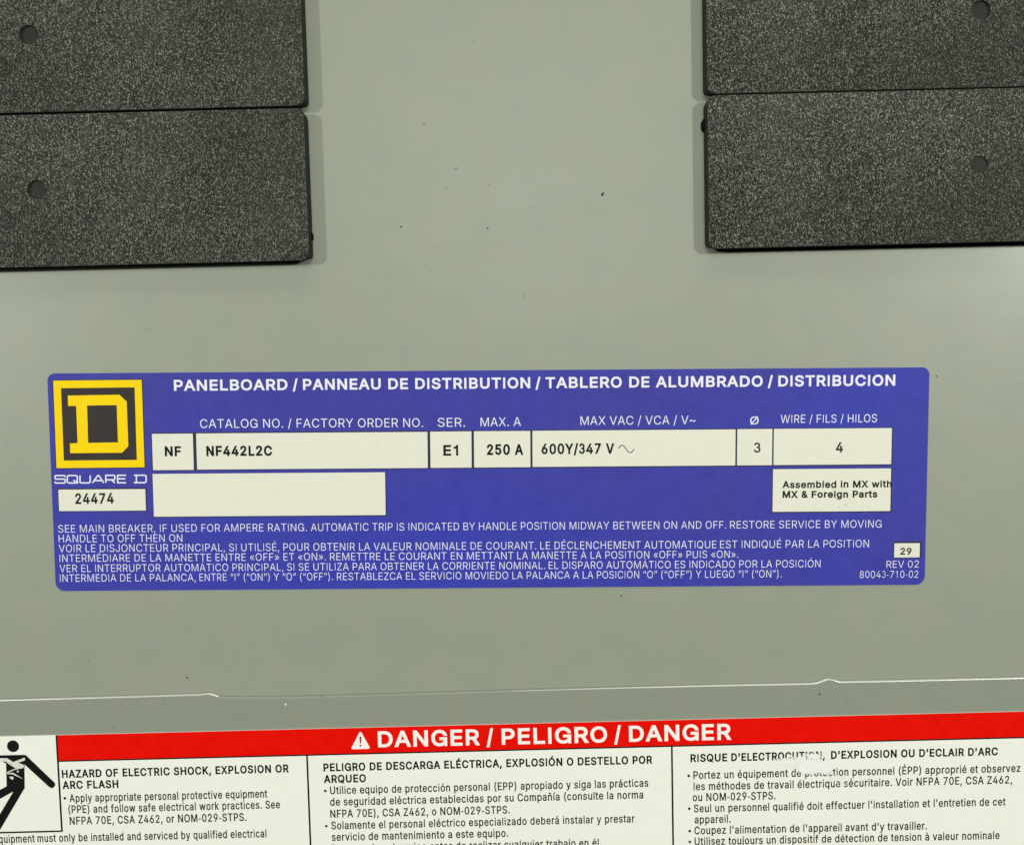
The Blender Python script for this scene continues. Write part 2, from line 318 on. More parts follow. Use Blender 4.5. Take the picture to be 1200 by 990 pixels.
# ------------------------------------------------------------------ lettering
GLYPHS = {}
GLYPH_DATA = r"""
A 943 32 0 396 1000 543 1000 910 0 777 0 564 595 519 732 456 940 482 940 418 729 374 595 167 0|216 279 216 391 727 391 727 279
B 897 118 0 118 1000 474 1000 569 991 646 964 706 923 749 869 774 805 783 735 777 677 760 629 734 591 700 562 661 540 619 524 619 515 667 506 714 483 756 447 791 399 814 340 821 268 813 196 787 131 742 77 677 35 592 9 485 0|245 112 481 112 581 123 648 157 686 207 699 268 692 317 673 361 642 399 601 429 549 447 488 454 245 454|245 561 468 561 520 566 566 582 605 608 635 642 654 683 660 732 649 793 614 843 556 877 472 888 245 888
C 1003 526 -13 403 2 295 49 205 125 137 227 94 352 79 499 94 647 137 773 205 875 295 951 403 998 526 1013 599 1008 669 991 733 964 790 926 840 879 880 822 910 758 930 685 803 685 788 733 765 776 737 812 702 842 663 866 620 883 574 893 526 896 438 884 361 850 296 793 246 715 214 617 203 499 214 382 246 284 296 207 361 150 439 116 526 104 574 107 620 118 663 135 702 158 737 188 765 225 788 267 803 315 930 315 911 243 881 178 840 122 791 74 734 37 669 9 600 -8
D 987 430 0 189 0 189 112 422 112 534 124 625 159 695 216 745 293 775 389 785 502 775 614 745 709 696 785 628 842 541 876 434 888 183 888 183 1000 443 1000 579 985 693 940 785 868 852 769 894 646 907 502 893 357 852 233 783 134 689 60 571 15|245 1000 245 0 118 0 118 1000
E 823 118 0 118 1000 732 1000 732 888 245 888 245 562 699 562 699 450 245 450 245 112 738 112 738 0
F 806 118 0 118 1000 726 1000 726 888 245 888 245 547 681 547 681 435 245 435 245 0
G 1023 528 -13 403 2 294 49 204 125 136 227 93 353 79 499 93 647 136 773 203 875 293 951 400 998 521 1013 597 1008 669 990 735 961 793 922 842 874 883 818 913 755 932 685 802 685 784 732 761 773 733 809 700 839 662 864 620 882 573 892 521 896 436 884 360 850 295 793 246 715 214 617 203 499 214 382 246 285 296 207 362 150 440 116 528 104 608 113 678 140 735 183 779 242 806 314 815 398 854 391 556 391 556 503 940 503 940 393 926 278 886 179 823 97 740 37 641 -1
H 1016 118 0 118 1000 245 1000 245 568 771 568 771 1000 898 1000 898 0 771 0 771 456 245 456 245 0
I 591 61 0 61 112 232 112 232 888 61 888 61 1000 530 1000 530 888 359 888 359 112 530 112 530 0
J 779 364 -13 244 6 148 64 86 159 65 286 65 340 192 340 192 286 204 205 239 146 294 110 364 98 433 110 487 146 522 205 534 286 534 1000 661 1000 661 286 640 159 578 64 483 6
K 917 205 286 205 425 273 513 343 596 416 677 715 1000 881 1000 454 542 448 543|118 0 118 1000 245 1000 245 657 244 442 245 380 245 0|732 0 369 509 448 608 882 0
L 772 118 0 118 1000 245 1000 245 112 710 112 710 0
M 1235 118 0 118 1000 298 1000 545 368 565 312 588 241 612 165 632 96 604 96 625 162 649 238 672 311 693 368 936 1000 1116 1000 1116 0 991 0 991 572 992 643 993 725 995 812 997 899 1008 899 978 805 947 713 919 633 896 572 672 0 562 0 335 572 313 631 285 710 254 801 220 899 234 899 236 818 238 731 239 646 240 572 240 0
N 1029 118 0 118 1000 268 1000 674 359 713 296 762 210 813 108 796 105 788 213 785 309 784 383 784 1000 911 1000 911 0 760 0 397 570 349 650 291 749 211 889 234 892 240 754 244 645 246 572 246 0
O 1048 525 -13 403 2 296 49 206 125 137 227 94 352 79 499 94 647 137 773 206 875 296 951 403 998 525 1013 647 998 754 951 844 875 912 773 955 647 969 499 955 352 912 227 844 125 754 49 647 2|525 104 610 115 687 149 752 205 803 283 835 382 846 499 835 618 803 717 752 795 687 851 610 885 525 896 439 885 362 850 297 794 246 716 214 618 203 499 214 382 246 284 297 206 362 150 439 115
P 874 118 0 118 1000 462 1000 568 990 653 958 719 909 766 845 794 769 803 683 794 598 766 522 719 457 653 407 568 376 462 365 215 365 215 477 457 477 528 483 584 503 626 535 655 577 672 627 677 683 672 740 655 789 626 831 584 862 527 882 456 889 245 889 245 0
Q 1048 482 313 615 313 726 166 754 128 921 -94 788 -94 679 52 651 90|525 -13 403 2 296 49 206 125 137 227 94 352 79 499 94 647 137 773 206 875 296 951 403 998 525 1013 647 998 754 951 844 875 912 773 955 647 969 499 955 352 912 227 844 125 754 49 647 2|525 104 610 115 687 149 752 205 803 283 835 382 846 499 835 618 803 717 752 795 687 851 610 885 525 896 439 885 362 850 297 794 246 716 214 618 203 499 214 382 246 284 297 206 362 150 439 115
R 883 118 0 118 1000 464 1000 569 990 655 960 721 913 767 851 795 777 805 692 795 607 767 534 721 473 654 427 569 398 464 389 189 389 189 501 459 501 530 507 585 524 627 553 656 591 673 637 679 692 673 748 656 796 627 835 585 864 529 882 458 889 245 889 245 0|694 0 452 450 595 450 841 0
S 878 440 -17 338 -9 251 18 179 61 126 118 90 188 75 268 205 268 217 216 243 172 280 139 327 115 381 101 440 97 504 102 562 118 610 145 648 181 671 224 679 274 673 317 653 352 622 379 582 402 481 437 361 470 251 512 169 568 119 641 102 732 113 811 147 880 201 936 270 979 353 1005 446 1013 540 1005 621 978 689 936 741 882 775 817 788 743 663 743 642 810 594 860 526 891 442 901 382 896 329 880 285 855 253 822 233 783 226 738 234 692 257 656 292 627 333 606 417 577 519 549 612 518 660 496 705 467 744 432 776 388 796 336 803 272 792 195 760 125 707 66 636 21 546 -8
T 882 62 888 62 1000 819 1000 819 888 505 888 505 0 379 0 379 888
U 1017 509 -16 398 -5 303 30 225 85 166 157 130 243 118 340 118 1000 244 1000 244 350 252 282 277 222 315 172 368 134 433 109 509 101 585 109 650 134 702 172 740 222 764 282 772 350 772 1000 899 1000 899 340 887 243 850 157 792 85 714 30 619 -5
V 943 401 0 32 1000 166 1000 378 405 423 270 487 60 461 60 525 271 569 405 776 1000 910 1000 546 0
W 1349 305 0 32 1000 162 1000 321 385 345 286 367 184 387 78 372 78 393 184 415 286 440 385 602 1000 746 1000 907 385 933 286 956 184 977 78 960 78 981 184 1003 286 1028 385 1186 1000 1316 1000 1042 0 895 0 723 635 691 769 660 934 687 934 658 776 625 635 453 0
X 932 36 0 427 559 427 464 58 1000 205 1000 350 787 401 710 439 647 479 574 456 574 495 646 534 710 587 787 734 1000 877 1000 509 470 509 564 896 0 750 0 574 254 528 324 491 384 453 454 481 454 443 386 405 326 357 254 180 0
Y 928 400 0 400 409 32 1000 179 1000 378 677 437 574 491 453 440 453 494 576 551 677 749 1000 895 1000 527 409 527 0
Z 862 82 0 82 91 538 757 602 846 670 935 684 893 561 889 438 888 79 888 79 1000 780 1000 780 907 332 253 263 158 191 65 177 107 299 111 421 112 785 112 785 0
a 765 314 -17 247 -10 186 10 134 42 94 88 68 144 60 212 66 270 85 316 114 352 152 380 197 400 246 414 350 432 459 446 496 452 521 462 537 477 542 501 542 505 537 547 524 583 502 612 471 633 432 646 385 650 335 646 293 634 259 615 231 591 211 565 197 538 81 572 112 633 154 680 205 715 261 738 321 751 381 756 470 746 517 731 562 708 602 675 634 630 655 570 662 494 662 0 544 0 544 102 536 102 495 48 464 23 423 2 374 -12|335 89 397 96 448 115 488 145 518 183 536 226 542 271 542 373 510 358 455 346 394 337 345 330 264 312 230 296 203 274 186 244 181 206 185 171 200 142 224 119 255 103 292 93
b 834 451 -16 389 -10 339 7 300 33 271 61 232 115 220 115 220 0 103 0 103 1000 223 1000 223 628 232 628 270 680 299 708 337 733 387 750 450 756 538 744 615 709 679 652 727 575 757 481 767 371 757 261 727 166 679 89 616 32 539 -4|433 92 497 101 549 129 591 172 621 229 639 297 645 372 639 447 621 513 591 569 550 612 497 639 433 648 369 640 317 613 276 572 246 517 228 450 221 372 228 294 246 226 276 170 318 128 370 101
c 778 407 -16 312 -4 230 32 161 90 110 167 78 261 67 368 78 478 110 572 161 649 230 707 312 744 407 756 461 752 511 741 558 724 600 700 637 669 668 633 693 591 711 544 595 515 571 568 531 611 476 639 407 648 340 639 285 610 243 565 213 508 195 441 189 368 195 297 213 231 243 174 285 130 340 101 407 91 477 101 532 130 573 174 598 230 713 201 696 153 671 110 639 73 602 42 559 17 512 -1 461 -12
d 834 384 -16 296 -4 219 32 155 89 107 166 77 261 67 371 77 481 108 575 156 652 220 709 297 744 385 756 448 750 497 733 536 708 565 680 602 628 611 628 611 1000 731 1000 731 0 615 0 615 115 603 115 564 61 534 33 496 7 446 -10|402 92 465 101 517 128 559 170 589 226 607 294 613 372 607 450 589 517 559 572 518 613 465 640 402 648 337 639 284 612 243 569 213 513 195 447 189 372 195 297 213 229 243 172 285 129 338 101
e 794 417 -16 316 -4 230 32 161 90 109 167 78 260 67 367 78 475 109 569 159 647 226 706 308 743 403 756 464 751 522 735 578 709 628 670 670 619 702 554 723 475 730 381 730 333 147 333 147 434 664 434 609 397 603 467 585 528 556 578 516 617 465 641 403 649 341 641 288 616 245 578 214 530 195 474 189 415 189 349 196 273 217 209 251 158 297 121 353 98 417 91 460 94 499 104 532 120 561 143 584 172 601 207 717 179 694 124 659 77 612 38 555 9 490 -10
f 499 448 746 448 643 13 643 13 746|158 0 158 848 166 907 188 955 222 993 266 1020 316 1036 368 1042 437 1036 477 1024 447 921 422 928 383 932 336 925 303 904 285 870 279 823 279 0
g 836 407 -296 330 -291 263 -274 207 -249 162 -216 126 -178 99 -136 199 -80 239 -130 267 -154 303 -173 349 -187 407 -191 489 -180 555 -148 598 -92 612 -11 612 134 602 134 563 82 534 54 496 31 446 15 383 9 298 20 221 52 157 105 108 177 77 268 67 376 77 484 108 577 157 652 221 709 298 744 385 756 448 750 498 733 537 708 566 680 605 627 615 627 615 746 732 746 732 -17 721 -106 689 -177 637 -230 571 -267 493 -289|403 116 466 124 518 148 559 186 590 238 608 302 614 379 608 454 590 519 560 573 519 614 466 640 403 648 338 639 285 612 243 570 213 516 195 451 189 379 195 305 214 241 244 188 286 149 339 124
h 806 223 446 223 0 103 0 103 1000 223 1000 223 565 201 565 243 653 299 712 368 745 447 756 518 748 580 724 631 685 670 631 694 560 702 472 702 0 582 0 582 462 571 540 537 598 483 635 413 647 362 641 316 624 278 595 248 556 230 506
i 328 103 0 103 746 223 746 223 0|164 870 133 876 106 894 87 919 81 950 87 981 106 1006 133 1024 164 1030 197 1024 224 1006 242 981 248 950 242 919 224 894 197 876
j 328 103 746 223 746 223 -59 218 -123 200 -178 169 -222 127 -254 73 -274 7 -281 -19 -281 -19 -170 4 -170 49 -163 80 -141 97 -106 103 -57|164 870 132 876 105 894 87 919 81 950 87 981 105 1006 132 1024 164 1030 196 1024 223 1006 242 981 248 950 242 919 223 894 196 876
k 748 216 268 216 416 237 416 559 746 708 746 362 392 348 392|103 0 103 1000 223 1000 223 0|578 0 291 365 376 450 732 0
l 372 274 -5 198 6 145 40 114 93 103 166 103 1000 223 1000 223 194 227 151 236 122 255 107 287 102 315 103 334 107 355 5 318 -2
m 1199 103 0 103 746 220 746 221 581 211 581 231 635 260 680 297 715 338 739 384 754 431 759 506 747 565 709 607 652 631 579 614 579 633 631 663 674 702 710 748 737 801 754 858 759 921 752 977 731 1025 695 1063 646 1087 581 1095 501 1095 0 974 0 974 499 963 568 929 615 880 641 823 650 776 644 736 629 703 603 679 570 664 531 659 486 659 0 539 0 539 511 529 567 497 611 450 640 392 650 350 645 310 629 275 604 247 568 229 523 223 468 223 0
n 805 223 446 223 0 103 0 103 746 219 746 220 565 201 565 243 653 299 712 368 745 447 756 518 748 580 724 631 685 669 631 694 560 702 472 702 0 582 0 582 462 571 540 537 598 483 635 413 647 362 641 316 624 278 595 248 556 230 506
o 816 407 -16 312 -4 230 32 161 90 110 167 78 261 67 368 78 478 110 572 161 649 230 707 312 744 407 756 504 744 587 707 655 649 706 572 738 478 749 368 738 261 706 167 655 90 587 32 504 -4|407 91 476 101 531 130 574 174 604 231 622 297 628 368 622 441 604 507 574 565 531 610 476 639 407 648 340 639 285 610 243 565 213 508 195 441 189 368 195 297 213 231 243 174 285 130 340 101
p 834 103 -281 103 746 220 746 220 628 232 628 270 680 299 708 337 733 387 750 450 756 538 744 615 709 679 652 727 575 757 481 767 371 757 261 727 166 679 89 616 32 539 -4 451 -16 389 -10 339 7 301 33 271 61 232 115 223 115 223 -281|433 92 497 101 549 129 591 172 621 229 639 297 645 372 639 447 621 513 591 569 550 612 497 639 433 648 369 640 317 613 276 572 246 517 228 450 221 372 228 294 246 226 276 170 318 128 370 101
q 834 731 -281 611 -281 611 115 602 115 564 61 534 33 496 7 446 -10 384 -16 296 -4 219 32 155 89 107 166 77 261 67 371 77 481 108 575 156 652 220 709 297 744 385 756 448 750 497 733 536 708 565 680 603 628 615 628 615 746 731 746|402 92 465 101 517 128 559 170 589 226 607 294 613 372 607 450 589 517 559 572 518 613 465 640 402 648 337 639 284 612 243 569 213 513 195 447 189 372 195 297 213 229 243 172 285 129 338 101
r 509 103 0 103 746 219 746 219 631 227 631 255 682 300 722 355 748 419 756 451 756 479 754 479 634 452 638 407 640 357 635 313 618 276 592 247 557 229 515 223 466 223 0
s 717 358 -16 285 -10 220 7 166 35 121 74 89 125 70 185 185 209 207 156 244 118 294 97 356 89 426 98 481 122 515 159 527 202 520 238 499 267 465 289 417 305 293 334 205 365 142 409 104 467 92 538 101 599 128 652 170 695 226 728 293 749 368 756 439 750 499 732 548 704 588 667 617 622 637 570 527 545 508 585 477 620 431 645 368 654 307 646 257 623 224 588 213 545 221 507 244 478 282 456 338 438 451 411 540 381 602 337 639 280 651 209 642 147 614 93 570 47 511 13 439 -9
t 447 401 746 401 643 13 643 13 746|128 926 248 926 248 192 253 150 267 120 294 104 335 98 364 100 397 105 419 3 377 -5 331 -8 245 4 181 42 141 102 128 183
u 806 358 -10 288 -2 226 21 175 60 136 115 111 186 103 273 103 746 223 746 223 283 235 206 269 147 323 111 393 99 444 104 490 122 528 151 557 190 576 240 582 300 582 746 702 746 702 0 586 0 586 181 604 181 562 92 505 33 437 1
v 765 319 0 34 746 166 746 325 305 367 171 404 41 362 41 399 171 440 305 599 746 730 746 445 0
w 1115 270 0 44 746 171 746 262 420 302 268 344 81 324 81 365 265 405 420 495 746 622 746 711 420 750 267 791 81 769 81 812 266 852 420 944 746 1070 746 844 0 724 0 627 338 599 442 571 551 544 664 571 664 544 551 516 442 487 338 391 0
x 744 41 0 337 429 336 336 56 746 197 746 290 601 352 498 407 405 345 405 398 498 458 601 554 746 691 746 410 332 410 421 703 0 564 0 454 168 393 267 340 357 402 357 351 267 291 168 180 0
y 765 93 -272 121 -168 140 -172 174 -177 204 -175 231 -165 256 -145 278 -114 296 -70 319 -3 34 746 166 746 325 305 367 170 404 41 361 41 398 171 440 305 600 746 730 746 401 -114 376 -167 347 -210 313 -243 274 -267 230 -281 180 -285 127 -281
z 748 82 0 82 90 499 628 499 635 94 635 94 746 654 746 654 650 248 118 248 111 666 111 666 0
0 891 446 -13 342 2 255 47 186 122 135 223 104 349 94 499 104 649 136 776 187 878 256 952 343 998 446 1013 548 998 635 952 704 878 755 776 786 649 797 499 786 349 755 223 705 122 636 47 549 2|446 97 513 109 570 145 616 203 649 283 669 382 676 499 669 618 649 717 616 797 570 855 513 891 446 903 377 891 320 855 275 797 242 717 222 618 215 499 222 382 242 283 275 203 320 145 377 109
1 891 150 0 150 107 768 107 768 0|542 1000 542 0 417 0 417 881 411 881 169 703 169 839 390 1000
2 891 126 0 126 93 460 450 555 555 587 600 611 642 625 685 630 730 623 780 605 823 575 857 537 883 491 898 440 903 385 897 339 880 301 851 273 813 255 766 250 711 129 711 139 796 169 869 218 930 281 976 357 1004 442 1013 527 1004 601 976 663 932 710 875 739 808 749 732 744 677 729 624 702 569 660 508 525 353 300 119 300 111 765 111 765 0
3 891 428 -13 341 -5 261 19 192 59 138 113 102 180 86 259 215 259 226 211 249 171 282 139 325 116 374 103 430 98 488 103 541 119 585 146 618 183 640 229 647 285 641 337 621 386 588 427 540 459 476 480 395 487 308 487 308 588 566 881 566 889 137 889 137 1000 732 1000 732 905 415 547 415 568 518 567 606 542 677 498 729 437 762 365 772 285 761 202 728 130 676 70 607 24 523 -4
4 891 78 207 78 311 485 1000 611 1000 213 326 213 319 812 319 812 207|554 0 554 238 554 287 554 624 674 624 674 0
5 891 435 -13 350 -5 275 22 212 64 163 118 130 183 117 256 240 256 250 213 271 175 302 143 341 118 385 103 435 98 492 105 543 127 585 160 617 205 638 258 644 319 637 380 616 435 583 480 540 515 488 537 428 544 378 540 329 528 285 508 252 483 132 497 189 1000 720 1000 720 889 296 889 263 593 268 593 305 619 349 639 399 651 451 656 517 649 578 631 632 601 678 561 716 511 745 454 763 390 768 321 758 229 725 149 674 81 607 30 526 -3
6 891 445 -13 357 -3 280 29 215 79 166 146 135 227 125 318 133 392 157 470 201 560 270 669 496 1000 633 1000 297 513 286 513 302 541 324 565 352 587 385 603 421 614 462 617 547 608 621 579 681 533 727 471 755 396 764 309 754 221 723 143 674 78 609 28 532 -3|445 95 500 102 548 123 587 156 618 199 637 251 644 309 637 368 618 419 587 462 548 494 500 515 445 521 390 515 342 495 302 463 271 420 252 370 246 311 252 252 271 200 302 156 342 123 390 102
7 891 191 0 636 881 636 889 122 889 122 1000 768 1000 768 882 324 0
8 891 445 -13 350 -4 266 22 198 65 146 121 113 189 102 266 108 327 128 384 158 433 199 474 246 504 300 520 300 525 234 554 182 605 149 672 138 748 148 820 178 884 225 938 287 979 361 1005 445 1013 528 1005 602 979 663 938 710 884 740 820 750 748 739 672 706 605 655 554 591 525 591 520 643 504 690 474 730 433 761 384 781 327 788 266 777 189 744 121 692 65 623 22 540 -4|445 97 507 102 560 118 603 145 635 180 655 223 662 272 655 325 634 371 600 409 556 438 504 456 445 462 385 456 333 438 289 409 255 371 234 325 227 272 233 223 253 180 285 145 329 118 382 102|445 569 495 574 539 590 576 616 604 650 622 691 628 738 622 785 605 826 577 859 541 884 496 899 445 904 393 899 349 884 312 859 284 826 267 785 261 738 267 691 284 650 312 616 349 590 394 574
9 891 444 1013 532 1003 610 971 674 921 723 854 754 773 764 682 756 608 733 530 688 440 619 331 394 0 256 0 593 487 604 487 588 459 565 435 537 413 505 397 468 386 428 383 343 392 269 421 209 467 163 529 134 604 125 691 135 780 166 858 216 922 280 972 357 1003|444 905 390 898 342 877 302 844 272 801 253 749 246 691 253 632 272 581 302 538 342 506 390 485 444 479 499 485 548 505 588 537 618 580 637 631 644 689 637 748 618 800 588 844 548 877 500 898
. 369 187 -9 153 -2 124 17 104 46 97 81 104 115 124 144 153 164 187 170 222 164 251 144 271 115 277 81 271 46 251 17 222 -2
, 369 74 -235 133 140 269 140 166 -235
/ 490 462 1047 140 -150 28 -150 350 1047
( 537 175 406 181 519 198 636 224 754 259 867 300 971 347 1060 464 1060 416 953 375 842 342 728 317 616 302 508 297 406 302 316 315 225 338 131 370 32 412 -74 464 -189 347 -189 273 -42 219 107 186 258
) 537 73 -189 127 -72 169 35 201 135 222 229 235 318 240 406 235 508 219 616 195 728 162 842 121 953 73 1060 190 1060 237 971 279 867 313 754 340 636 356 518 362 406 351 256 317 105 263 -44 190 -189
- 891 662 481 662 369 224 369 224 481
& 880 387 -13 295 -4 217 23 153 66 106 122 77 188 67 262 74 321 93 372 125 418 166 461 276 548 425 659 465 692 500 737 511 764 515 796 507 840 483 875 445 898 396 906 361 902 330 891 305 872 285 848 273 818 269 784 273 748 286 714 332 643 401 558 860 0 715 0 337 455 238 575 200 626 172 676 154 728 148 783 156 846 179 901 215 946 264 981 324 1002 393 1009 463 1002 522 981 570 947 606 903 629 852 636 795 632 751 619 711 599 673 573 639 503 576 303 428 251 384 216 343 197 302 191 258 197 212 215 172 244 138 282 113 327 97 379 91 438 98 494 116 546 147 592 188 631 238 661 298 680 366 686 441 801 441 796 354 780 283 756 226 729 182 679 122 654 92 600 46 533 13 460 -7
' 405 153 624 138 1000 266 1000 252 624
~ 891 103 295 109 370 129 428 161 472 202 501 249 518 297 523 345 518 388 502 432 475 483 434 540 390 563 380 587 377 624 385 653 408 671 445 677 497 787 497 781 422 760 364 727 320 687 291 640 274 592 268 543 274 499 290 455 318 406 357 349 401 326 410 302 413 266 407 238 386 219 349 213 295
! 385 132 315 124 1000 260 1000 251 315|193 -9 158 -2 129 17 109 46 103 81 109 115 129 144 158 163 193 170 227 163 256 144 275 115 282 81 275 46 256 17 227 -2
É 823 118 0 118 1000 732 1000 732 888 245 888 245 562 699 562 699 450 245 450 245 112 738 112 738 0|375 1097 469 1295 603 1295 474 1097
Á 943 32 0 396 1000 543 1000 910 0 777 0 564 595 519 732 456 940 482 940 418 729 374 595 167 0|216 279 216 391 727 391 727 279|418 1097 512 1295 646 1295 517 1097
À 943 32 0 396 1000 543 1000 910 0 777 0 564 595 519 732 456 940 482 940 418 729 374 595 167 0|216 279 216 391 727 391 727 279|424 1097 295 1295 429 1295 523 1097
Ó 1048 525 -13 403 2 296 49 206 125 137 227 94 352 79 499 94 647 137 773 206 875 296 951 403 998 525 1013 647 998 754 951 844 875 912 773 955 647 969 499 955 352 912 227 844 125 754 49 647 2|525 104 610 115 687 149 752 205 803 283 835 382 846 499 835 618 803 717 752 795 687 851 610 885 525 896 439 885 362 850 297 794 246 716 214 618 203 499 214 382 246 284 297 206 362 150 439 115|472 1097 566 1295 700 1295 570 1097
Í 591 61 0 61 112 232 112 232 888 61 888 61 1000 530 1000 530 888 359 888 359 112 530 112 530 0|243 1097 337 1295 471 1295 342 1097
Ø 1048 525 -13 403 2 296 49 206 125 137 227 94 352 79 499 94 647 137 773 206 875 296 951 403 998 525 1013 647 998 754 951 844 875 912 773 955 647 969 499 955 352 912 227 844 125 754 49 647 2|525 104 610 115 687 149 752 205 803 283 835 382 846 499 835 618 803 717 752 795 687 851 610 885 525 896 439 885 362 850 297 794 246 716 214 618 203 499 214 382 246 284 297 206 362 150 439 115|212 -32 125 30 837 1032 924 970
é 794 417 -16 316 -4 230 32 161 90 109 167 78 260 67 367 78 475 109 569 159 647 226 706 308 743 403 756 464 751 522 735 578 709 628 670 670 619 702 554 723 475 730 381 730 333 147 333 147 434 664 434 609 397 603 467 585 528 556 578 516 617 465 641 403 649 341 641 288 616 245 578 214 530 195 474 189 415 189 349 196 273 217 209 251 158 297 121 353 98 417 91 460 94 499 104 532 120 561 143 584 172 601 207 717 179 694 124 659 77 612 38 555 9 490 -10|348 843 442 1040 576 1040 446 843
á 765 314 -17 247 -10 186 10 134 42 94 88 68 144 60 212 66 270 85 316 114 352 152 380 197 400 246 414 350 432 459 446 496 452 521 462 537 477 542 501 542 505 537 547 524 583 502 612 471 633 432 646 385 650 335 646 293 634 259 615 231 591 211 565 197 538 81 572 112 633 154 680 205 715 261 738 321 751 381 756 470 746 517 731 562 708 602 675 634 630 655 570 662 494 662 0 544 0 544 102 536 102 495 48 464 23 423 2 374 -12|335 89 397 96 448 115 488 145 518 183 536 226 542 271 542 373 510 358 455 346 394 337 345 330 264 312 230 296 203 274 186 244 181 206 185 171 200 142 224 119 255 103 292 93|319 843 413 1040 547 1040 417 843
í 328 103 0 103 746 223 746 223 0|111 843 205 1040 340 1040 210 843
ó 816 407 -16 312 -4 230 32 161 90 110 167 78 261 67 368 78 478 110 572 161 649 230 707 312 744 407 756 504 744 587 707 655 649 706 572 738 478 749 368 738 261 706 167 655 90 587 32 504 -4|407 91 476 101 531 130 574 174 604 231 622 297 628 368 622 441 604 507 574 565 531 610 476 639 407 648 340 639 285 610 243 565 213 508 195 441 189 368 195 297 213 231 243 174 285 130 340 101|355 843 449 1040 583 1040 454 843
ñ 805 223 446 223 0 103 0 103 746 219 746 220 565 201 565 243 653 299 712 368 745 447 756 518 748 580 724 631 685 669 631 694 560 702 472 702 0 582 0 582 462 571 540 537 598 483 635 413 647 362 641 316 624 278 595 248 556 230 506|491 877 442 886 397 905 358 924 328 933 312 929 302 916 292 880 208 880 216 935 236 980 269 1009 316 1019 364 1010 406 991 443 971 478 962 493 966 503 975 515 1016 597 1016 589 960 568 915 535 887
à 765 314 -17 247 -10 186 10 134 42 94 88 68 144 60 212 66 270 85 316 114 352 152 380 197 400 246 414 350 432 459 446 496 452 521 462 537 477 542 501 542 505 537 547 524 583 502 612 471 633 432 646 385 650 335 646 293 634 259 615 231 591 211 565 197 538 81 572 112 633 154 680 205 715 261 738 321 751 381 756 470 746 517 731 562 708 602 675 634 630 655 570 662 494 662 0 544 0 544 102 536 102 495 48 464 23 423 2 374 -12|335 89 397 96 448 115 488 145 518 183 536 226 542 271 542 373 510 358 455 346 394 337 345 330 264 312 230 296 203 274 186 244 181 206 185 171 200 142 224 119 255 103 292 93|325 843 195 1040 330 1040 423 843
è 794 417 -16 316 -4 230 32 161 90 109 167 78 260 67 367 78 475 109 569 159 647 226 706 308 743 403 756 464 751 522 735 578 709 628 670 670 619 702 554 723 475 730 381 730 333 147 333 147 434 664 434 609 397 603 467 585 528 556 578 516 617 465 641 403 649 341 641 288 616 245 578 214 530 195 474 189 415 189 349 196 273 217 209 251 158 297 121 353 98 417 91 460 94 499 104 532 120 561 143 584 172 601 207 717 179 694 124 659 77 612 38 555 9 490 -10|353 843 223 1040 358 1040 452 843
« 791 331 97 64 411 331 726 468 726 206 411 468 97|603 97 337 411 603 726 741 726 479 411 741 97
» 791 51 97 313 411 51 726 188 726 455 411 188 97|323 97 585 411 323 726 460 726 728 411 460 97
“ 590 101 626 205 1000 297 1000 238 626|344 626 448 1000 539 1000 480 626
” 590 101 626 160 1000 297 1000 193 626|344 626 403 1000 539 1000 436 626
’ 348 101 626 160 1000 297 1000 193 626
"""
for _l in GLYPH_DATA.strip('\n').split('\n'):
    _ch = _l[0]
    _adv, _, _rest = _l[2:].partition(' ')
    _cs = []
    for _c in _rest.split('|'):
        _n = [int(q) for q in _c.split()]
        if _n: _cs.append([(_n[i] / 1000, _n[i + 1] / 1000) for i in range(0, len(_n), 2)])
    GLYPHS[_ch] = (int(_adv) / 1000, _cs)
GLYPHS[' '] = (0.37, [])

def fill(contours):
    """union of closed outlines (non-zero winding) as triangles -> verts2d, faces"""
    vs, es = [], []
    for c in contours:
        n0 = len(vs)
        vs += [Vector(p) for p in c]
        es += [(n0 + i, n0 + (i + 1) % len(c)) for i in range(len(c))]
    if not vs: return [], []
    ov, oe, of, _, _, _ = delaunay_2d_cdt(vs, es, [], 0, 1e-7)
    P = np.array([(v.x, v.y) for v in ov]); F = np.array(of)
    cen = P[F].mean(axis=1)
    wn = np.zeros(len(F), int)
    for c in contours:
        a = np.array(c); b_ = np.roll(a, -1, axis=0)
        for (x0, y0), (x1, y1) in zip(a, b_):
            up = (y0 <= cen[:, 1]) & (y1 > cen[:, 1]); dn = (y0 > cen[:, 1]) & (y1 <= cen[:, 1])
            if not (up.any() or dn.any()): continue
            cr = (x1 - x0) * (cen[:, 1] - y0) - (cen[:, 0] - x0) * (y1 - y0)
            wn += (up & (cr > 0)).astype(int) - (dn & (cr < 0)).astype(int)
    keep = F[wn != 0]
    out = []
    for t in keep:
        a, b_, c_ = P[t[0]], P[t[1]], P[t[2]]
        cr = (b_[0] - a[0]) * (c_[1] - a[1]) - (b_[1] - a[1]) * (c_[0] - a[0])
        if abs(cr) < 1e-9: continue
        out.append(tuple(int(q) for q in t) if cr > 0 else (int(t[0]), int(t[2]), int(t[1])))
    return [tuple(p) for p in P], out

_cache = {}
def glyph(ch, sx, d):
    key = (ch, round(sx, 2), round(d, 3))
    if key not in _cache:
        cs = []
        for c in GLYPHS[ch][1]:
            s = [(x * key[1], y * (1 - 2 * d) + d) for x, y in c]
            cs.append(offset(s[::-1], d)[::-1] if d else s)
        _cache[key] = fill(cs)
    return _cache[key]

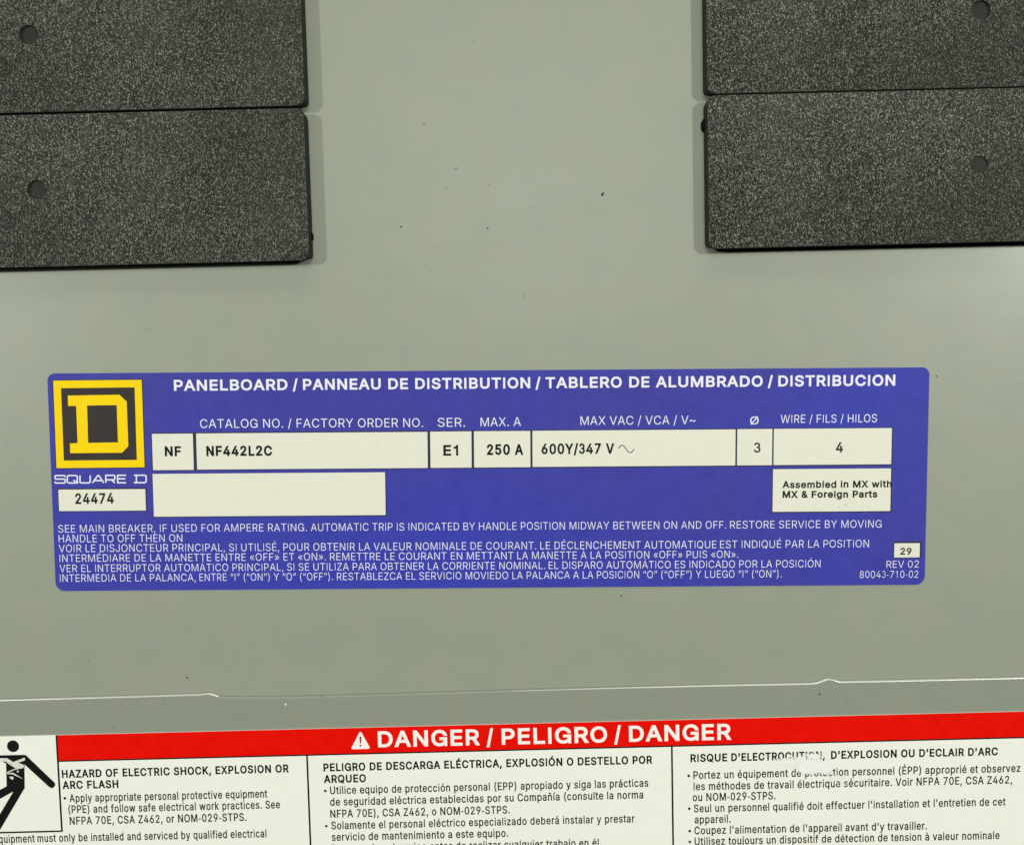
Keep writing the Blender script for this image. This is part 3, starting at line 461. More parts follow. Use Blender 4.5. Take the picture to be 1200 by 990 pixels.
def _cw(poly):
    a = sum(poly[i][0] * poly[(i + 1) % len(poly)][1] - poly[(i + 1) % len(poly)][0] * poly[i][1] for i in range(len(poly)))
    return poly[::-1] if a > 0 else poly
def _box(x0, y0, x1, y1): return _cw([(x0, y0), (x1, y0), (x1, y1), (x0, y1)])
def _arc(cx, cy, rx, ry, a0, a1, n=9): return [(cx + rx * math.cos(math.radians(a0 + (a1 - a0) * i / n)), cy + ry * math.sin(math.radians(a0 + (a1 - a0) * i / n))) for i in range(n + 1)]
# plain grotesque shapes for the letters that need them
GLYPHS['l'] = (0.32, [_box(.105, 0, .213, 1)])
GLYPHS['i'] = (0.32, [_box(.105, 0, .213, .72), _box(.102, .865, .216, 1)])
GLYPHS['1'] = (0.76, [_cw([(.36, 0), (.458, 0), (.458, 1), (.385, 1), (.33, .885), (.24, .83), (.14, .80), (.14, .71), (.26, .735), (.36, .80)])])
GLYPHS['-'] = (0.47, [_box(.07, .33, .40, .415)])
_acc = [c for c in GLYPHS['Í'][1] if min(p[1] for p in c) > 0.9]
_ax = sum(p[0] for c in _acc for p in c) / max(1, sum(len(c) for c in _acc))
GLYPHS['Í'] = (0.37, [_box(.131, 0, .239, 1)] + [[(x - _ax + .21, y) for x, y in c] for c in _acc])
GLYPHS['I'] = (0.37, [_box(.131, 0, .239, 1)])
_g = GLYPHS['G']
_gx = max(p[0] for c in _g[1] for p in c)
GLYPHS['G'] = (_g[0], _g[1] + [_box(_gx - .085, 0.0, _gx - .005, .44)])

def natural(text): return sum(GLYPHS[c][0] for c in text)

def text_line(fr, parent, runs, cap_px, mat, bold=0.012, y=-0.00002, name='text_line', track=0.0, jitter=0.0):
    """runs: (text, x0, y0, x1, y1) in photograph pixels, baseline ends; letters sized from cap_px"""
    b = MB()
    for (t, x0, y0, x1, y1) in runs:
        p0, p1 = fr.L(x0, y0), fr.L(x1, y1)
        w = p1[0] - p0[0]
        q = fr.L(x0, y0 - cap_px)
        cap = q[1] - p0[1]
        t0 = GLYPHS[t[0]]; t1 = GLYPHS[t[-1]]
        lsb = min([p[0] for c in t0[1] for p in c], default=0)
        rsb = t1[0] - max([p[0] for c in t1[1] for p in c], default=t1[0])
        nat = natural(t) - lsb - rsb
        tr = track + 1.1 * bold + 0.035
        sx = (w / cap - tr * (len(t) - 1) - 2 * bold) / nat
        x = -lsb * sx + bold
        slope = (p1[1] - p0[1]) / w
        rnd = random.Random(len(t) * 7 + int(x0))
        for ch in t:
            v, f = glyph(ch, sx, bold)
            dz = rnd.uniform(-jitter, jitter)
            if v:
                b.add([(p0[0] + (x + p[0]) * cap, y, p0[1] + (p[1] + dz) * cap + slope * (x + p[0]) * cap) for p in v], f)
            x += GLYPHS[ch][0] * sx + tr
    return b.build(name, mat, parent)

def print_shape(fr, parent, px_polys, mat, name, y, label=None):
    """flat print from outlines given clockwise or counter-clockwise; first is the outline, others holes"""
    loops = []
    for i, c in enumerate(px_polys):
        l = [fr.L(*p) for p in c]
        ar = sum(l[k][0] * l[(k + 1) % len(l)][1] - l[(k + 1) % len(l)][0] * l[k][1] for k in range(len(l)))
        if ar < 0: l = l[::-1]
        loops.append(l)
    v, f = face_with_holes(loops[0], loops[1:], y)
    o = mesh(name, v, f, mat, parent)
    if label: o['label'] = label
    return o

def stroke_contours(path, w):
    """outlines covering a pen stroke of width w along path (local units)"""
    cs = []
    for i in range(len(path) - 1):
        a, b_ = Vector(path[i]), Vector(path[i + 1])
        d = b_ - a
        if d.length < 1e-9: continue
        d.normalize(); n = Vector((-d.y, d.x)) * w / 2
        cs.append([tuple(a - n), tuple(b_ - n), tuple(b_ + n), tuple(a + n)])
    for p in path[1:-1]:
        cs.append(circle(p[0], p[1], w / 2, 8))
    return cs

def strokes(fr, parent, paths, w, mat, name, y, unit=None):
    cs = []
    K = 1000.0
    for p in paths:
        cs += stroke_contours([(a * K, c * K) for a, c in p], w * K)
    v, f = fill(cs)
    return mesh(name, [(a / K, y, c / K) for a, c in v], f, mat, parent)

GLYPHS['3'] = (0.77, [_cw(c) for c in stroke_contours(_arc(.385, .735, .225, .218, 168, -84) + _arc(.385, .287, .265, .240, 84, -170), .096)])
# ------------------------------------------------------------------ sheet metal covers
LOWER = -0.45 * MM                               # the lower cover overlaps the upper one by its own thickness

def opening(corners, r):
    """corner pixels (bl, br, tr, tl) on the sheet's front"""
    pts = [W(*c) for c in corners]
    out = []
    for i in range(4):
        p = Vector(pts[i]); a = (Vector(pts[i - 1]) - p).normalized(); c = (Vector(pts[(i + 1) % 4]) - p).normalized()
        s, e = p + a * r, p + c * r
        for k in range(6):
            t = k / 5
            q = s * (1 - t) ** 2 + p * 2 * t * (1 - t) + e * t ** 2
            out.append((q.x, q.y))
    return out
open_left = opening([(-420, 325.2), (350.5, 307.6), (341, -190), (-430, -172)], 0.7 * MM)
open_right = opening([(839.5, 295.0), (1560, 279.0), (1552, -210), (832, -190)], 0.7 * MM)

def path_z(px_pts, y):
    return [W(px, py, y) for px, py in px_pts]

fr0 = Frame((0, 0), 0, 0)
cover = root('upper_cover', fr0, 'flat grey-green enamelled sheet metal cover behind the blue nameplate, with two openings', 'metal cover')
cb = MB()
RIM = 0.40 * MM
XL, XR, ZT, ZB = -0.150, 0.150, 0.125, -0.056
v, f = face_with_holes([(XL, ZB), (XR, ZB), (XR, ZT), (XL, ZT)], [offset(open_left, RIM), offset(open_right, RIM)], 0)
cb.add(v, f)
cb.build('cover_sheet', M['enamel'], cover)
for o_ in (open_left, open_right):
    rb = MB()
    rings = []
    for k in range(6):
        a = math.radians(90 * k / 5)
        rings.append([(p[0], RIM * (1 - math.cos(a)), p[1]) for p in offset(o_, RIM * (1 - math.sin(a)))])
    rings.append([(p[0], 1.3 * MM, p[1]) for p in o_])
    rb.rings(rings)
    rb.build('opening_rim', M['enamel'], cover, smooth=True)

# small flecks of dirt in the enamel
def fleck(px, py, r, mat, seed, par, y=0.0, stretch=1.0, rot=0.0):
    rr = random.Random(seed)
    c = W(px, py, y)
    s = 0.14 * MM
    n = 9
    ring = []
    for i in range(n):
        a = 2 * math.pi * i / n
        q = r * s * rr.uniform(0.75, 1.2)
        u, w_ = q * math.cos(a) * stretch, q * math.sin(a)
        ring.append((c[0] + u * math.cos(rot) - w_ * math.sin(rot), y - 0.004 * MM, c[1] + u * math.sin(rot) + w_ * math.cos(rot)))
    b = MB()
    b.add(ring + [(c[0], y - 0.03 * MM, c[1])], [(i, (i + 1) % n, n) for i in range(n)])
    return b.build('paint_fleck', mat, par, smooth=True)
for i, (px, py, r, mt_, st, ro) in enumerate([
    (706, 228, 1.5, 'fleck', 1.6, 0.9), (470, 266, 1.1, 'fleck', 1, 0), (571.3, 267.6, 0.9, 'fleck', 1.3, 2.2),
    (555.5, 50, 1.2, 'fleck_faint', 1, 0), (497, 146, 1.6, 'fleck_faint', 1, 0), (534, 198, 1.0, 'fleck_faint', 2.8, 0.3),
    (523, 221, 1.4, 'fleck_faint', 1, 0), (573, 217, 1.2, 'fleck_faint', 1, 0), (498, 312, 1.0, 'fleck_faint', 1, 0),
    (219.5, 793.5, 1.2, 'fleck', 1, 0), (1097.5, 441, 0.9, 'fleck', 1, 0), (728, 698, 1.0, 'fleck', 1, 0), (928, 717, 0.9, 'fleck_faint', 1, 0)]):
    fleck(px, py, r, M[mt_], i, cover, 0.0, st, ro)

# lower cover: its rounded top edge with one joggle and one raised dimple
edge_px = [(-150, 823.6), (-60, 821.2), (0, 819.4), (100, 816.7), (200, 813.9), (232, 812.9), (240, 812.2), (245, 811.9), (250, 813.0), (256, 815.0), (260, 815.9),
           (270, 816.3), (310, 816.3), (350, 815.8), (420, 813.9), (500, 811.5), (600, 808.4), (700, 805.6), (780, 803.8), (860, 802.0), (920, 800.8), (950, 800.2), (957, 799.5),
           (962, 797.8), (967, 795.6), (972, 794.8), (977, 795.4), (981, 797.0), (985, 798.0), (992, 798.0), (1050, 796.9), (1120, 795.2), (1200, 793.3), (1300, 790.7), (1400, 788.2)]
fine = []
for i in range(len(edge_px) - 1):
    a, b_ = edge_px[i], edge_px[i + 1]
    n = max(1, round((b_[0] - a[0]) / 20))
    for k in range(n): fine.append((a[0] + (b_[0] - a[0]) * k / n, a[1] + (b_[1] - a[1]) * k / n))
fine.append(edge_px[-1])
lcov = root('lower_cover', Frame((0, 0), 0, 0), 'grey-green sheet metal cover along the bottom with rounded joggled upper edge, carrying the danger sign', 'metal cover')
eb = MB()
top = path_z(fine, LOWER)
rings = []
# the sheet's thickness, then a small radius into its face
ER = 0.36
def lip(t): return (0.03 - ER * (1 - math.cos(math.radians(t))), -0.09 - ER * math.sin(math.radians(t)))
prof = [(0.03, 0.05)] + [lip(t) for t in range(0, 91, 9)] + [(-0.5, -0.45)]
for dz, dy in prof:
    rings.append([(x, dy * MM, z + dz * MM) for x, z in top])
eb.rings(rings, close=False, flip=True)
# bright strips painting the highlight on the lip: the left end, and from the middle to the right
for lo, hi, t0, t1 in ((-160, 259, 24, 74), (590, 1410, 22, 73)):
    wb = MB(); rg = []
    seg = [i for i, q in enumerate(fine) if lo <= q[0] <= hi]
    for k in range(6):
        row = []
        for n_, i in enumerate(seg):
            u = n_ / max(1, len(seg) - 1)
            taper = min(1.0, 0.10 + 2.2 * u) if lo == 590 else 1.0
            c_ = (t0 + t1) / 2 + 14
            t = c_ + ((t0 + (t1 - t0) * k / 5) - c_) * taper
            a_ = math.radians(t)
            dz = 0.03 - ER + (ER + 0.006) * math.cos(a_); dy = -0.09 - (ER + 0.006) * math.sin(a_)
            row.append((top[i][0], dy * MM, top[i][1] + dz * MM))
        rg.append(row)
    wb.rings(rg, close=False, flip=True)
    wb.build('painted_edge_highlight', M['highlight_metal'], lcov, smooth=True)
eb.build('rolled_edge', M['enamel_lower_shaded'], lcov, smooth=True)
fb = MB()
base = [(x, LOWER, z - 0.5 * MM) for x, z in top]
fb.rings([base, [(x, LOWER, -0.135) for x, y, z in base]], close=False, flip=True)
fb.build('cover_sheet', M['enamel_lower_shaded'], lcov)
for i, (px, py, r, mt_, st, ro) in enumerate([(334.5, 825, 1.1, 'fleck_white', 1.2, 0.8), (960.5, 813, 1.2, 'fleck', 1, 0.4), (894, 824, 1.0, 'fleck_faint', 2.0, 1.4), (20, 835, 1.0, 'fleck_faint', 1, 0)]):
    fleck(px, py, r, M[mt_], 40 + i, lcov, LOWER, st, ro)

# dark space behind the openings
ib = MB()
y0, y1 = 1.3 * MM, 30 * MM
ib.add([(XL, y1, -0.13), (XR, y1, -0.13), (XR, y1, ZT), (XL, y1, ZT)], [(0, 1, 2, 3)])
o_ = ib.build('enclosure_back', M['dark'])
tag(o_, kind='structure')

# ------------------------------------------------------------------ filler plates
H = 2.4 * MM
def filler_plate(corners, pin, nub, label, grp, pin_r=10.6, edge_r=1.15 * MM, sunk=0.35):
    """corners: front face bl, br, tr, tl pixels (at depth -H)"""
    pts = [W(px, py, -H) for px, py in corners]
    cx = sum(p[0] for p in pts) / 4; cz = sum(p[1] for p in pts) / 4
    ang = math.atan2(pts[1][1] - pts[0][1], pts[1][0] - pts[0][0])
    fr = Frame((cx, cz), ang, 0)
    rt = root('filler_plate', fr, label, 'filler plate', grp)
    loc = [fr.L(px, py, -H) for px, py in corners]
    x0 = (loc[0][0] + loc[3][0]) / 2; x1 = (loc[1][0] + loc[2][0]) / 2
    z0 = (loc[0][1] + loc[1][1]) / 2; z1 = (loc[2][1] + loc[3][1]) / 2
    face = rrect(x0, z0, x1, z1, edge_r, 7)
    pc = fr.L(pin[0], pin[1], -H)
    hole = circle(pc[0], pc[1], pin_r * 0.14 * MM, 28)
    b = MB()
    v, f = face_with_holes(face, [hole], -H)
    b.add(v, f)
    bev = 0.22 * MM
    b.rings([[(p[0], -H + bev * (1 - math.sin(math.radians(a))), p[1]) for p in offset(face, bev * math.cos(math.radians(a)))] for a in (54, 72, 90)])
    b.build('plate_face', M['plastic'], rt)
    w = MB()
    rings = [[(p[0], 0.0, min(max(p[1], z0 + 0.45 * MM), z1 - 0.05 * MM)) for p in offset(face, bev)]]   # undercut along the bottom
    for k in range(4):
        a = math.radians(90 * k / 5)
        rings.append([(p[0], -H + bev * (1 - math.sin(a)), p[1]) for p in offset(face, bev * math.cos(a))])
    w.rings(rings)
    w.build('plate_rim', M['rim_plastic'], rt, smooth=True)
    # recessed round ejector mark
    e = MB()
    dep = sunk * MM
    cring = lambda k, y: [(pc[0] + (p[0] - pc[0]) * k, y, pc[1] + (p[1] - pc[1]) * k) for p in hole]
    e.rings([cring(1, -H), cring(0.98, -H + dep * 0.8), cring(0.90, -H + dep)], flip=False)
    e.add(cring(0.90, -H + dep), [tuple(range(len(hole)))])
    e.build('ejector_mark', M['plastic_smooth'], rt)
    if nub:
        # little moulded stop on the plate's side, against the sheet
        side, npx, npy, nr = nub
        c = fr.L(npx, npy, -0.5 * MM)
        xe = (x1 + bev) if side > 0 else (x0 - bev)
        nb = MB()
        rr = []
        for (yy, k) in ((0.0, 1.0), (-0.7 * MM, 1.0), (-1.0 * MM, 0.82), (-1.1 * MM, 0.4)):
            ring = []
            for i in range(13):
                a = math.radians(-90 + 180 * i / 12)
                ring.append((xe + side * (abs(c[0] - xe) * k * math.cos(a) - 0.02 * MM), yy, c[1] + side * nr * 0.14 * MM * k * math.sin(a)))
            rr.append(ring)
        nb.rings(rr, close=True)
        nb.add(rr[-1], [tuple(range(13))])
        nb.build('side_stop', M['dark'], rt, smooth=False)
    return rt
GRP = 'grained black filler plates closing the breaker openings'
filler_plate([(-372, 140.6), (354.6, 122.5), (350.6, -50.5), (-376, -32.5)], (34, 41), (1, 360.2, 99, 4.5),
             'upper filler plate of the left pair, its dark round mark nearest the top left corner', GRP)
filler_plate([(-367, 321.6), (361.0, 303.7), (354.6, 127.4), (-371, 146.2)], (43, 222.5), (1, 367.0, 277, 4.5),
             'lower filler plate of the left pair, lying above the logo end of the blue nameplate', GRP)
filler_plate([(830.6, 108.9), (1546, 91.6), (1542, -88.0), (827.5, -70.5)], (1150, 12), None,
             'upper filler plate of the right pair, its round mark cut by the top edge', GRP)
filler_plate([(831.8, 290.3), (1552, 272.6), (1546, 96.0), (830.6, 112.9)], (1147.5, 193), (-1, 821.8, 147, 7.2),
             'lower filler plate of the right pair with faint round mark and a black side stop', GRP, 9.8, sunk=0.18)

# ------------------------------------------------------------------ blue nameplate
def fit_frame(tl, tr, br, bl, y):
    p = [W(*c, y) for c in (tl, tr, br, bl)]
    a1 = math.atan2(p[1][1] - p[0][1], p[1][0] - p[0][0]); a2 = math.atan2(p[2][1] - p[3][1], p[2][0] - p[3][0])
    return Frame((sum(q[0] for q in p) / 4, sum(q[1] for q in p) / 4), (a1 + a2) / 2, y)
TH = 0.14 * MM
NP = [(54.8, 438.0), (1089.5, 430.0), (1083.2, 685.3), (66.0, 692.0)]
fn = fit_frame(*NP, -TH)
name_rt = root('nameplate', Frame(fn.o, fn.a, 0), 'blue rounded nameplate sticker with yellow and black D logo and white data fields', 'nameplate')
# children are built in the same axes, their depths measured from the sheet
l = [fn.L(*c) for c in NP]
bx0, bx1 = (l[0][0] + l[3][0]) / 2, (l[1][0] + l[2][0]) / 2
bz0, bz1 = (l[2][1] + l[3][1]) / 2, (l[0][1] + l[1][1]) / 2
slab(rrect(bx0, bz0, bx1, bz1, (1.5 * MM, 1.5 * MM, 1.2 * MM, 1.2 * MM), 8), -TH, 0.0).build('backing', M['blue'], name_rt)
Y1, Y2, Y3 = -TH - 0.008 * MM, -TH - 0.016 * MM, -TH - 0.024 * MM

def field(x0, yt0, x1, yb1, name='data_field', mat='cream', border=(1.1, 1.1, 1.1, 1.1), r=0.09 * MM):
    """x0,yt0 = top left pixel, x1,yb1 = bottom right pixel"""
    a = fn.L(x0, yt0); c = fn.L(x1, yb1)
    o = mesh(name, *flatpoly(rrect(a[0], c[1], c[0], a[1], r, 3), Y2), M[mat], name_rt)
    s = 0.14 * MM
    bo = mesh('field_border', *flatpoly(rrect(a[0] - border[0] * s, c[1] - border[3] * s, c[0] + border[2] * s, a[1] + border[1] * s, r, 3), Y1), M['navy'], o)
    return o
def flatpoly(poly, y):
    return face_with_holes(poly, [], y)
def ytop(x): return 508.3 - 6.9 * (x - 178) / 866
def ybot(x): return 550.8 - 7.0 * (x - 180) / 864

PR = 'black_print'
def ftext(par, t, x0, x1, y0, y1, cap, bold=0.05, mat=PR, jit=0.01, trk=0.0):
    return text_line(fn, par, [(t, x0, y0, x1, y1)], cap, M[mat], bold, Y3, 'data_text', trk, jit)

bord = (0.9, 1.3, 1.3, 1.6)
cells = [(178, 227.2), (229.8, 501.4), (504, 552.8), (555.3, 621.6), (623.9, 861.6), (864, 904.6), (906.9, 1044.3)]
# one dark printed box carries the row of white cells
a = fn.L(176.9, ytop(176.9) - 1.4); c = fn.L(1045.8, ybot(1045.8) + 1.6)
mesh('field_row_border', *flatpoly([(a[0], c[1]), (c[0], c[1]), (c[0], a[1]), (a[0], a[1])], Y1), M['navy'], name_rt)
def cell(x0, x1):
    a = fn.L(x0, ytop(x0)); c = fn.L(x1, ybot(x1))
    return mesh('data_field', *flatpoly(rrect(a[0], c[1], c[0], a[1], 0.08 * MM, 3), Y2), M['cream'], name_rt)
cf = [cell(*q) for q in cells]
ftext(cf[0], 'NF', 193.3, 212.4, 534.6, 534.6, 11.8, 0.055)
ftext(cf[1], 'NF442L2C', 242, 319, 534.4, 534.0, 12.0, 0.055)
ftext(cf[2], 'E1', 519.6, 537.0, 533.9, 533.8, 12.6, 0.05)
ftext(cf[3], '250 A', 570.6, 613, 533.0, 532.8, 12.6, 0.05)
ftext(cf[4], '600Y/347 V', 634.6, 719.6, 532.2, 531.6, 12.4, 0.045)
ftext(cf[5], '3', 883.2, 891.2, 530.3, 530.2, 12.0, 0.034, 'grey_print')
ftext(cf[6], '4', 979.4, 987.9, 530.0, 529.9, 12.0, 0.04, 'grey_print')
# alternating-current sign
pth = []
for i in range(17):
    t = i / 16
    px = 724.6 + 18.6 * t
    py = 526.0 + 1.2 * (t - 0.5) - 4.0 * math.sin(2 * math.pi * (t * 1.02))
    pth.append(fn.L(px, py))
strokes(fn, cf[4], [pth], 0.14 * MM, M['grey_print'], 'alternating_current_sign', Y3)

def bigfield(x0, yt0, x1, yb1, b=bord):
    return field(x0, yt0, x1, yb1, border=b)
f_blank = bigfield(178.8, 555.2, 452.0, 603.3, (0.8, 0.4, 1.2, 1.2))
f_asm = bigfield(905.9, 549.7, 1043.2, 598.6, (0.8, 0.4, 1.6, 1.4))
f_24 = bigfield(68.4, 573.6, 171.1, 598.0, (0.8, 1.6, 1.6, 1.0))
f_29 = bigfield(1048.1, 636.4, 1077.6, 652.8, (0.6, 2.2, 2.2, 0.8))
ftext(f_24, '24474', 88.4, 133.6, 590.4, 590.0, 12.6, 0.04)
ftext(f_29, '29', 1054.9, 1068.1, 649.8, 649.7, 8.2, 0.045, 'grey_print')
ftext(f_asm, 'Assembled in MX with', 917, 1044.8, 571.9, 570.9, 8.3, 0.05, jit=0.025)
ftext(f_asm, 'MX & Foreign Parts', 917, 1028, 583.5, 582.8, 8.3, 0.055, jit=0.025)
for k, (px, py, r) in enumerate([(992, 591.5, 2.0), (996, 588, 1.2), (1009.5, 595.8, 0.8), (1017, 593, 1.0), (983, 594, 1.4), (1003, 586, 0.8)]):
    c = fn.L(px, py)
    mesh('stain', *flatpoly([(c[0] + r * .14 * MM * math.cos(t) * (1 + .3 * math.sin(3 * t + k)), c[1] + r * .14 * MM * .7 * math.sin(t)) for t in [i * math.pi / 5 for i in range(10)]], Y3), M['stain'], f_asm)

# title, captions, small print
def wtext(runs, cap, bold, name='caption'):
    return text_line(fn, name_rt, runs, cap, M['white_print'], bold, Y1, name)
def bl(xa, ya, xb, yb):
    return lambda x: ya + (yb - ya) * (x - xa) / (xb - xa)
def runs(parts, base):
    return [(t, x0, base(x0), x1, base(x1)) for t, x0, x1 in parts]
wtext(runs([('PANELBOARD', 204, 337), ('/', 343.2, 349), ('PANNEAU DE DISTRIBUTION', 355.2, 621.4), ('/', 627.6, 633.4),
            ('TABLERO DE ALUMBRADO', 639.3, 893.8), ('/', 899.8, 905.6), ('DISTRIBUCION', 912, 1049)], bl(204, 458.0, 1048.8, 451.9)), 12.9, 0.042, 'title')
wtext(runs([('CATALOG NO. / FACTORY ORDER NO.', 234.6, 495.8)], bl(234, 501.4, 496, 500.2)), 10.2, -0.006)
wtext(runs([('SER.', 513, 545)], bl(234, 501.4, 545, 499.8)), 10.2, -0.006)
wtext(runs([('MAX. A', 563.2, 610.4)], bl(563, 499.6, 610, 499.0)), 10.2, -0.006)
wtext(runs([('MAX VAC / VCA / V~', 680.2, 815)], bl(680, 497.9, 815, 496.9)), 10.0, -0.006)
wtext(runs([('Ø', 879, 889)], bl(870, 497.4, 890, 497.2)), 9.2, 0.008)
wtext(runs([('WIRE / FILS / HILOS', 914.8, 1027.6)], bl(914, 495.6, 1028, 494.6)), 9.4, -0.006)
FB = -0.012
wtext(runs([('SEE MAIN BREAKER, IF USED FOR AMPERE RATING.', 68.4, 359.6), ('AUTOMATIC TRIP IS INDICATED BY HANDLE POSITION MIDWAY', 364.4, 713.8),
            ('BETWEEN ON AND OFF.', 718.8, 850.9), ('RESTORE SERVICE BY MOVING', 855.6, 1033)], bl(68, 623.8, 1033, 618.0)), 8.8, FB, 'small_print')
wtext(runs([('HANDLE TO OFF THEN ON', 68.9, 213.8)], bl(68, 635.3, 214, 634.6)), 8.8, FB, 'small_print')
wtext(runs([('VOIR LE DISJONCTEUR PRINCIPAL, SI UTILISÉ,', 69.2, 327.2), ('POUR OBTENIR LA VALEUR NOMINALE DE COURANT.', 332.2, 628.4),
            ('LE DÉCLENCHEMENT AUTOMATIQUE', 633.2, 839.4), ('EST INDIQUÉ PAR LA POSITION', 843.8, 1018.2)], bl(69, 646.8, 1018, 641.0)), 8.8, FB, 'small_print')
wtext(runs([('INTERMÉDIARE DE LA MANETTE ENTRE «OFF» ET «ON».', 70, 381.8), ('REMETTRE LE COURANT EN METTANT', 386.8, 601.6),
            ('LA MANETTE À LA POSITION «OFF» PUIS «ON».', 606.2, 865)], bl(70, 658.2, 865, 653.4)), 8.6, FB, 'small_print')
wtext(runs([('VER EL INTERRUPTOR AUTOMÁTICO PRINCIPAL,', 70, 332), ('SI SE UTILIZA PARA OBTENER LA CORRIENTE NOMINAL.', 336.6, 638.8),
            ('EL DISPARO AUTOMÁTICO ES INDICADO POR LA POSICIÓN', 643, 961.4)], bl(70, 670.1, 961, 664.4)), 8.6, FB, 'small_print')
wtext(runs([('INTERMEDIA DE LA PALANCA,', 70.4, 229.4), ('ENTRE “I” (“ON”) Y “O” (“OFF”).', 233.9, 390.0), ('RESTABLEZCA EL SERVICIO MOVIEDO LA PALANCA A LA', 395, 695.2),
            ('POSICIÓN “O” (“OFF”) Y LUEGO “I” (“ON”).', 699.5, 915.8)], bl(70, 681.5, 916, 676.2)), 8.6, FB, 'small_print')
wtext(runs([('REV 02', 1038.8, 1076.6)], bl(1038, 665.1, 1077, 664.7)), 8.2, FB, 'small_print')
wtext(runs([('80043-710-02', 1007.5, 1076)], bl(1007, 677.0, 1077, 676.6)), 8.2, FB, 'small_print')

# logo
logo = print_shape(fn, name_rt, [[(61.2, 445.0), (167.2, 444.0), (170.4, 548.6), (65.2, 549.6)]], M['navy'], 'logo', Y1)
print_shape(fn, logo, [[(62.4, 446.0), (166.0, 445.1), (169.4, 547.4), (66.3, 548.4)]], M['yellow'], 'logo_frame', Y2)
print_shape(fn, logo, [[(71.5, 454.8), (157.8, 453.9), (160.4, 538.8), (74.9, 539.5)]], M['brown_black'], 'logo_ground', Y3)
Z8 = lambda x, y: (40 + x / 8, 430 + y / 8)
print_shape(fn, logo, [[Z8(*p) for p in ((316, 268), (800, 260), (868, 323), (884, 742), (825, 803), (340, 807), (336, 716), (408, 712), (395, 365), (320, 365))],
                       [Z8(*p) for p in ((497, 361), (775, 357), (787, 706), (507, 711))]], M['yellow'], 'logo_letter', Y3 - 0.008 * MM)
# maker's name in wide square letters
def sq(x, y): return (x, y)
LET = {
 'S': ([[(1, .80), (1, .93), (.93, 1), (.07, 1), (0, .93), (0, .60), (.07, .53), (.93, .53), (1, .46), (1, .08), (.93, 0), (.07, 0), (0, .08), (0, .20)]]),
 'Q': ([[(.12, 0), (0, .12), (0, .88), (.12, 1), (.83, 1), (.95, .88), (.95, .12), (.83, 0), (.12, 0)], [(.58, .38), (1.04, -.04)]]),
 'U': ([[(0, 1), (0, .12), (.12, 0), (.88, 0), (1, .12), (1, 1)]]),
 'A': ([[(0, 0), (.48, 1), (.56, 1), (1, 0)], [(.2, .3), (.82, .3)]]),
 'R': ([[(0, 0), (0, 1), (.9, 1), (1, .9), (1, .50), (.9, .40), (0, .40)], [(.62, .40), (1, 0)]]),
 'E': ([[(1, 1), (0, 1), (0, 0), (1, 0)], [(0, .53), (.92, .53)]]),
 'D': ([[(0, 1), (.88, 1), (1, .88), (1, .12), (.88, 0), (0, 0)], [(.2, 1), (.2, 0)]]),
}
wl = []
base_y = bl(190, 292, 1055, 288)
for ch, xa, xb in (('S', 196, 290), ('Q', 311, 410), ('U', 430, 526), ('A', 548, 652), ('R', 672, 757), ('E', 783, 862), ('D', 936, 1050)):
    for stroke in LET[ch]:
        wl.append([fn.L(40 + (xa + (xb - xa) * u) / 8, 530 + (base_y(xa) - 5 - 70 * w_) / 8) for u, w_ in stroke])
strokes(fn, name_rt, wl, 1.55 * 0.14 * MM, M['white_print'], 'maker_name', Y1)

# ------------------------------------------------------------------ danger sign
fd0 = LOWER - TH
DL = [(-70, 863.9), (1206, 833.0), (1220, 1180), (-50, 1212)]
p0, p1 = W(66, 891.5, fd0), W(1200, 864.3, fd0)
q0, q1 = W(350, 885.6, fd0), W(1200, 864.3, fd0)
ang = (math.atan2(p1[1] - p0[1], p1[0] - p0[0]) + math.atan2(q1[1] - q0[1], q1[0] - q0[0])) / 2
corner = [W(*c, fd0) for c in DL]
fd = Frame((sum(c[0] for c in corner) / 4, sum(c[1] for c in corner) / 4), ang, fd0)
sign = root('danger_sign', Frame(fd.o, fd.a, 0), 'white danger sticker with red band, electric shock pictogram and three columns of text', 'warning sign')
l = [fd.L(*c) for c in DL]
tl_ = fd.L(66, 860.8)
dx0, dx1, dz0, dz1 = l[0][0], fd.L(1203, 850)[0], (l[2][1] + l[3][1]) / 2, (tl_[1] + fd.L(1190, 833.6)[1]) / 2
slab(rrect(dx0, dz0, dx1, dz1, 1.0 * MM, 6), fd0, LOWER).build('backing', M['white_vinyl'], sign)
D1, D2, D3 = fd0 - 0.008 * MM, fd0 - 0.016 * MM, fd0 - 0.024 * MM
divx = fd.L(67.2, 880)[0]
bandz = (fd.L(66, 891.2)[1] + fd.L(1200, 864.0)[1]) / 2
band = mesh('header_band', *flatpoly(rrect(divx, bandz, dx1 - 0.01 * MM, dz1 - 0.01 * MM, (0, 0, 0.9 * MM, 0)), D1), M['red'], sign)
LW = 0.12 * MM
def rule(x0, z0, x1, z1, w=LW):
    """a printed black rule between two local points"""
    d = Vector((x1 - x0, z1 - z0)).normalized(); n = Vector((-d.y, d.x)) * w
    return mesh('rule', [(x0 - n.x, D2, z0 - n.y), (x1 - n.x, D2, z1 - n.y), (x1 + n.x, D2, z1 + n.y), (x0 + n.x, D2, z0 + n.y)], [(0, 1, 2, 3)], M['black_print'], sign)
rule(divx + LW, bandz, dx1, bandz)
pz = fd.L(70, 973.4)[1]
rule(divx, dz1 - 0.01 * MM, divx, pz - LW, 0.15 * MM)
rule(dx0, pz, divx - 0.15 * MM, pz, 0.14 * MM)
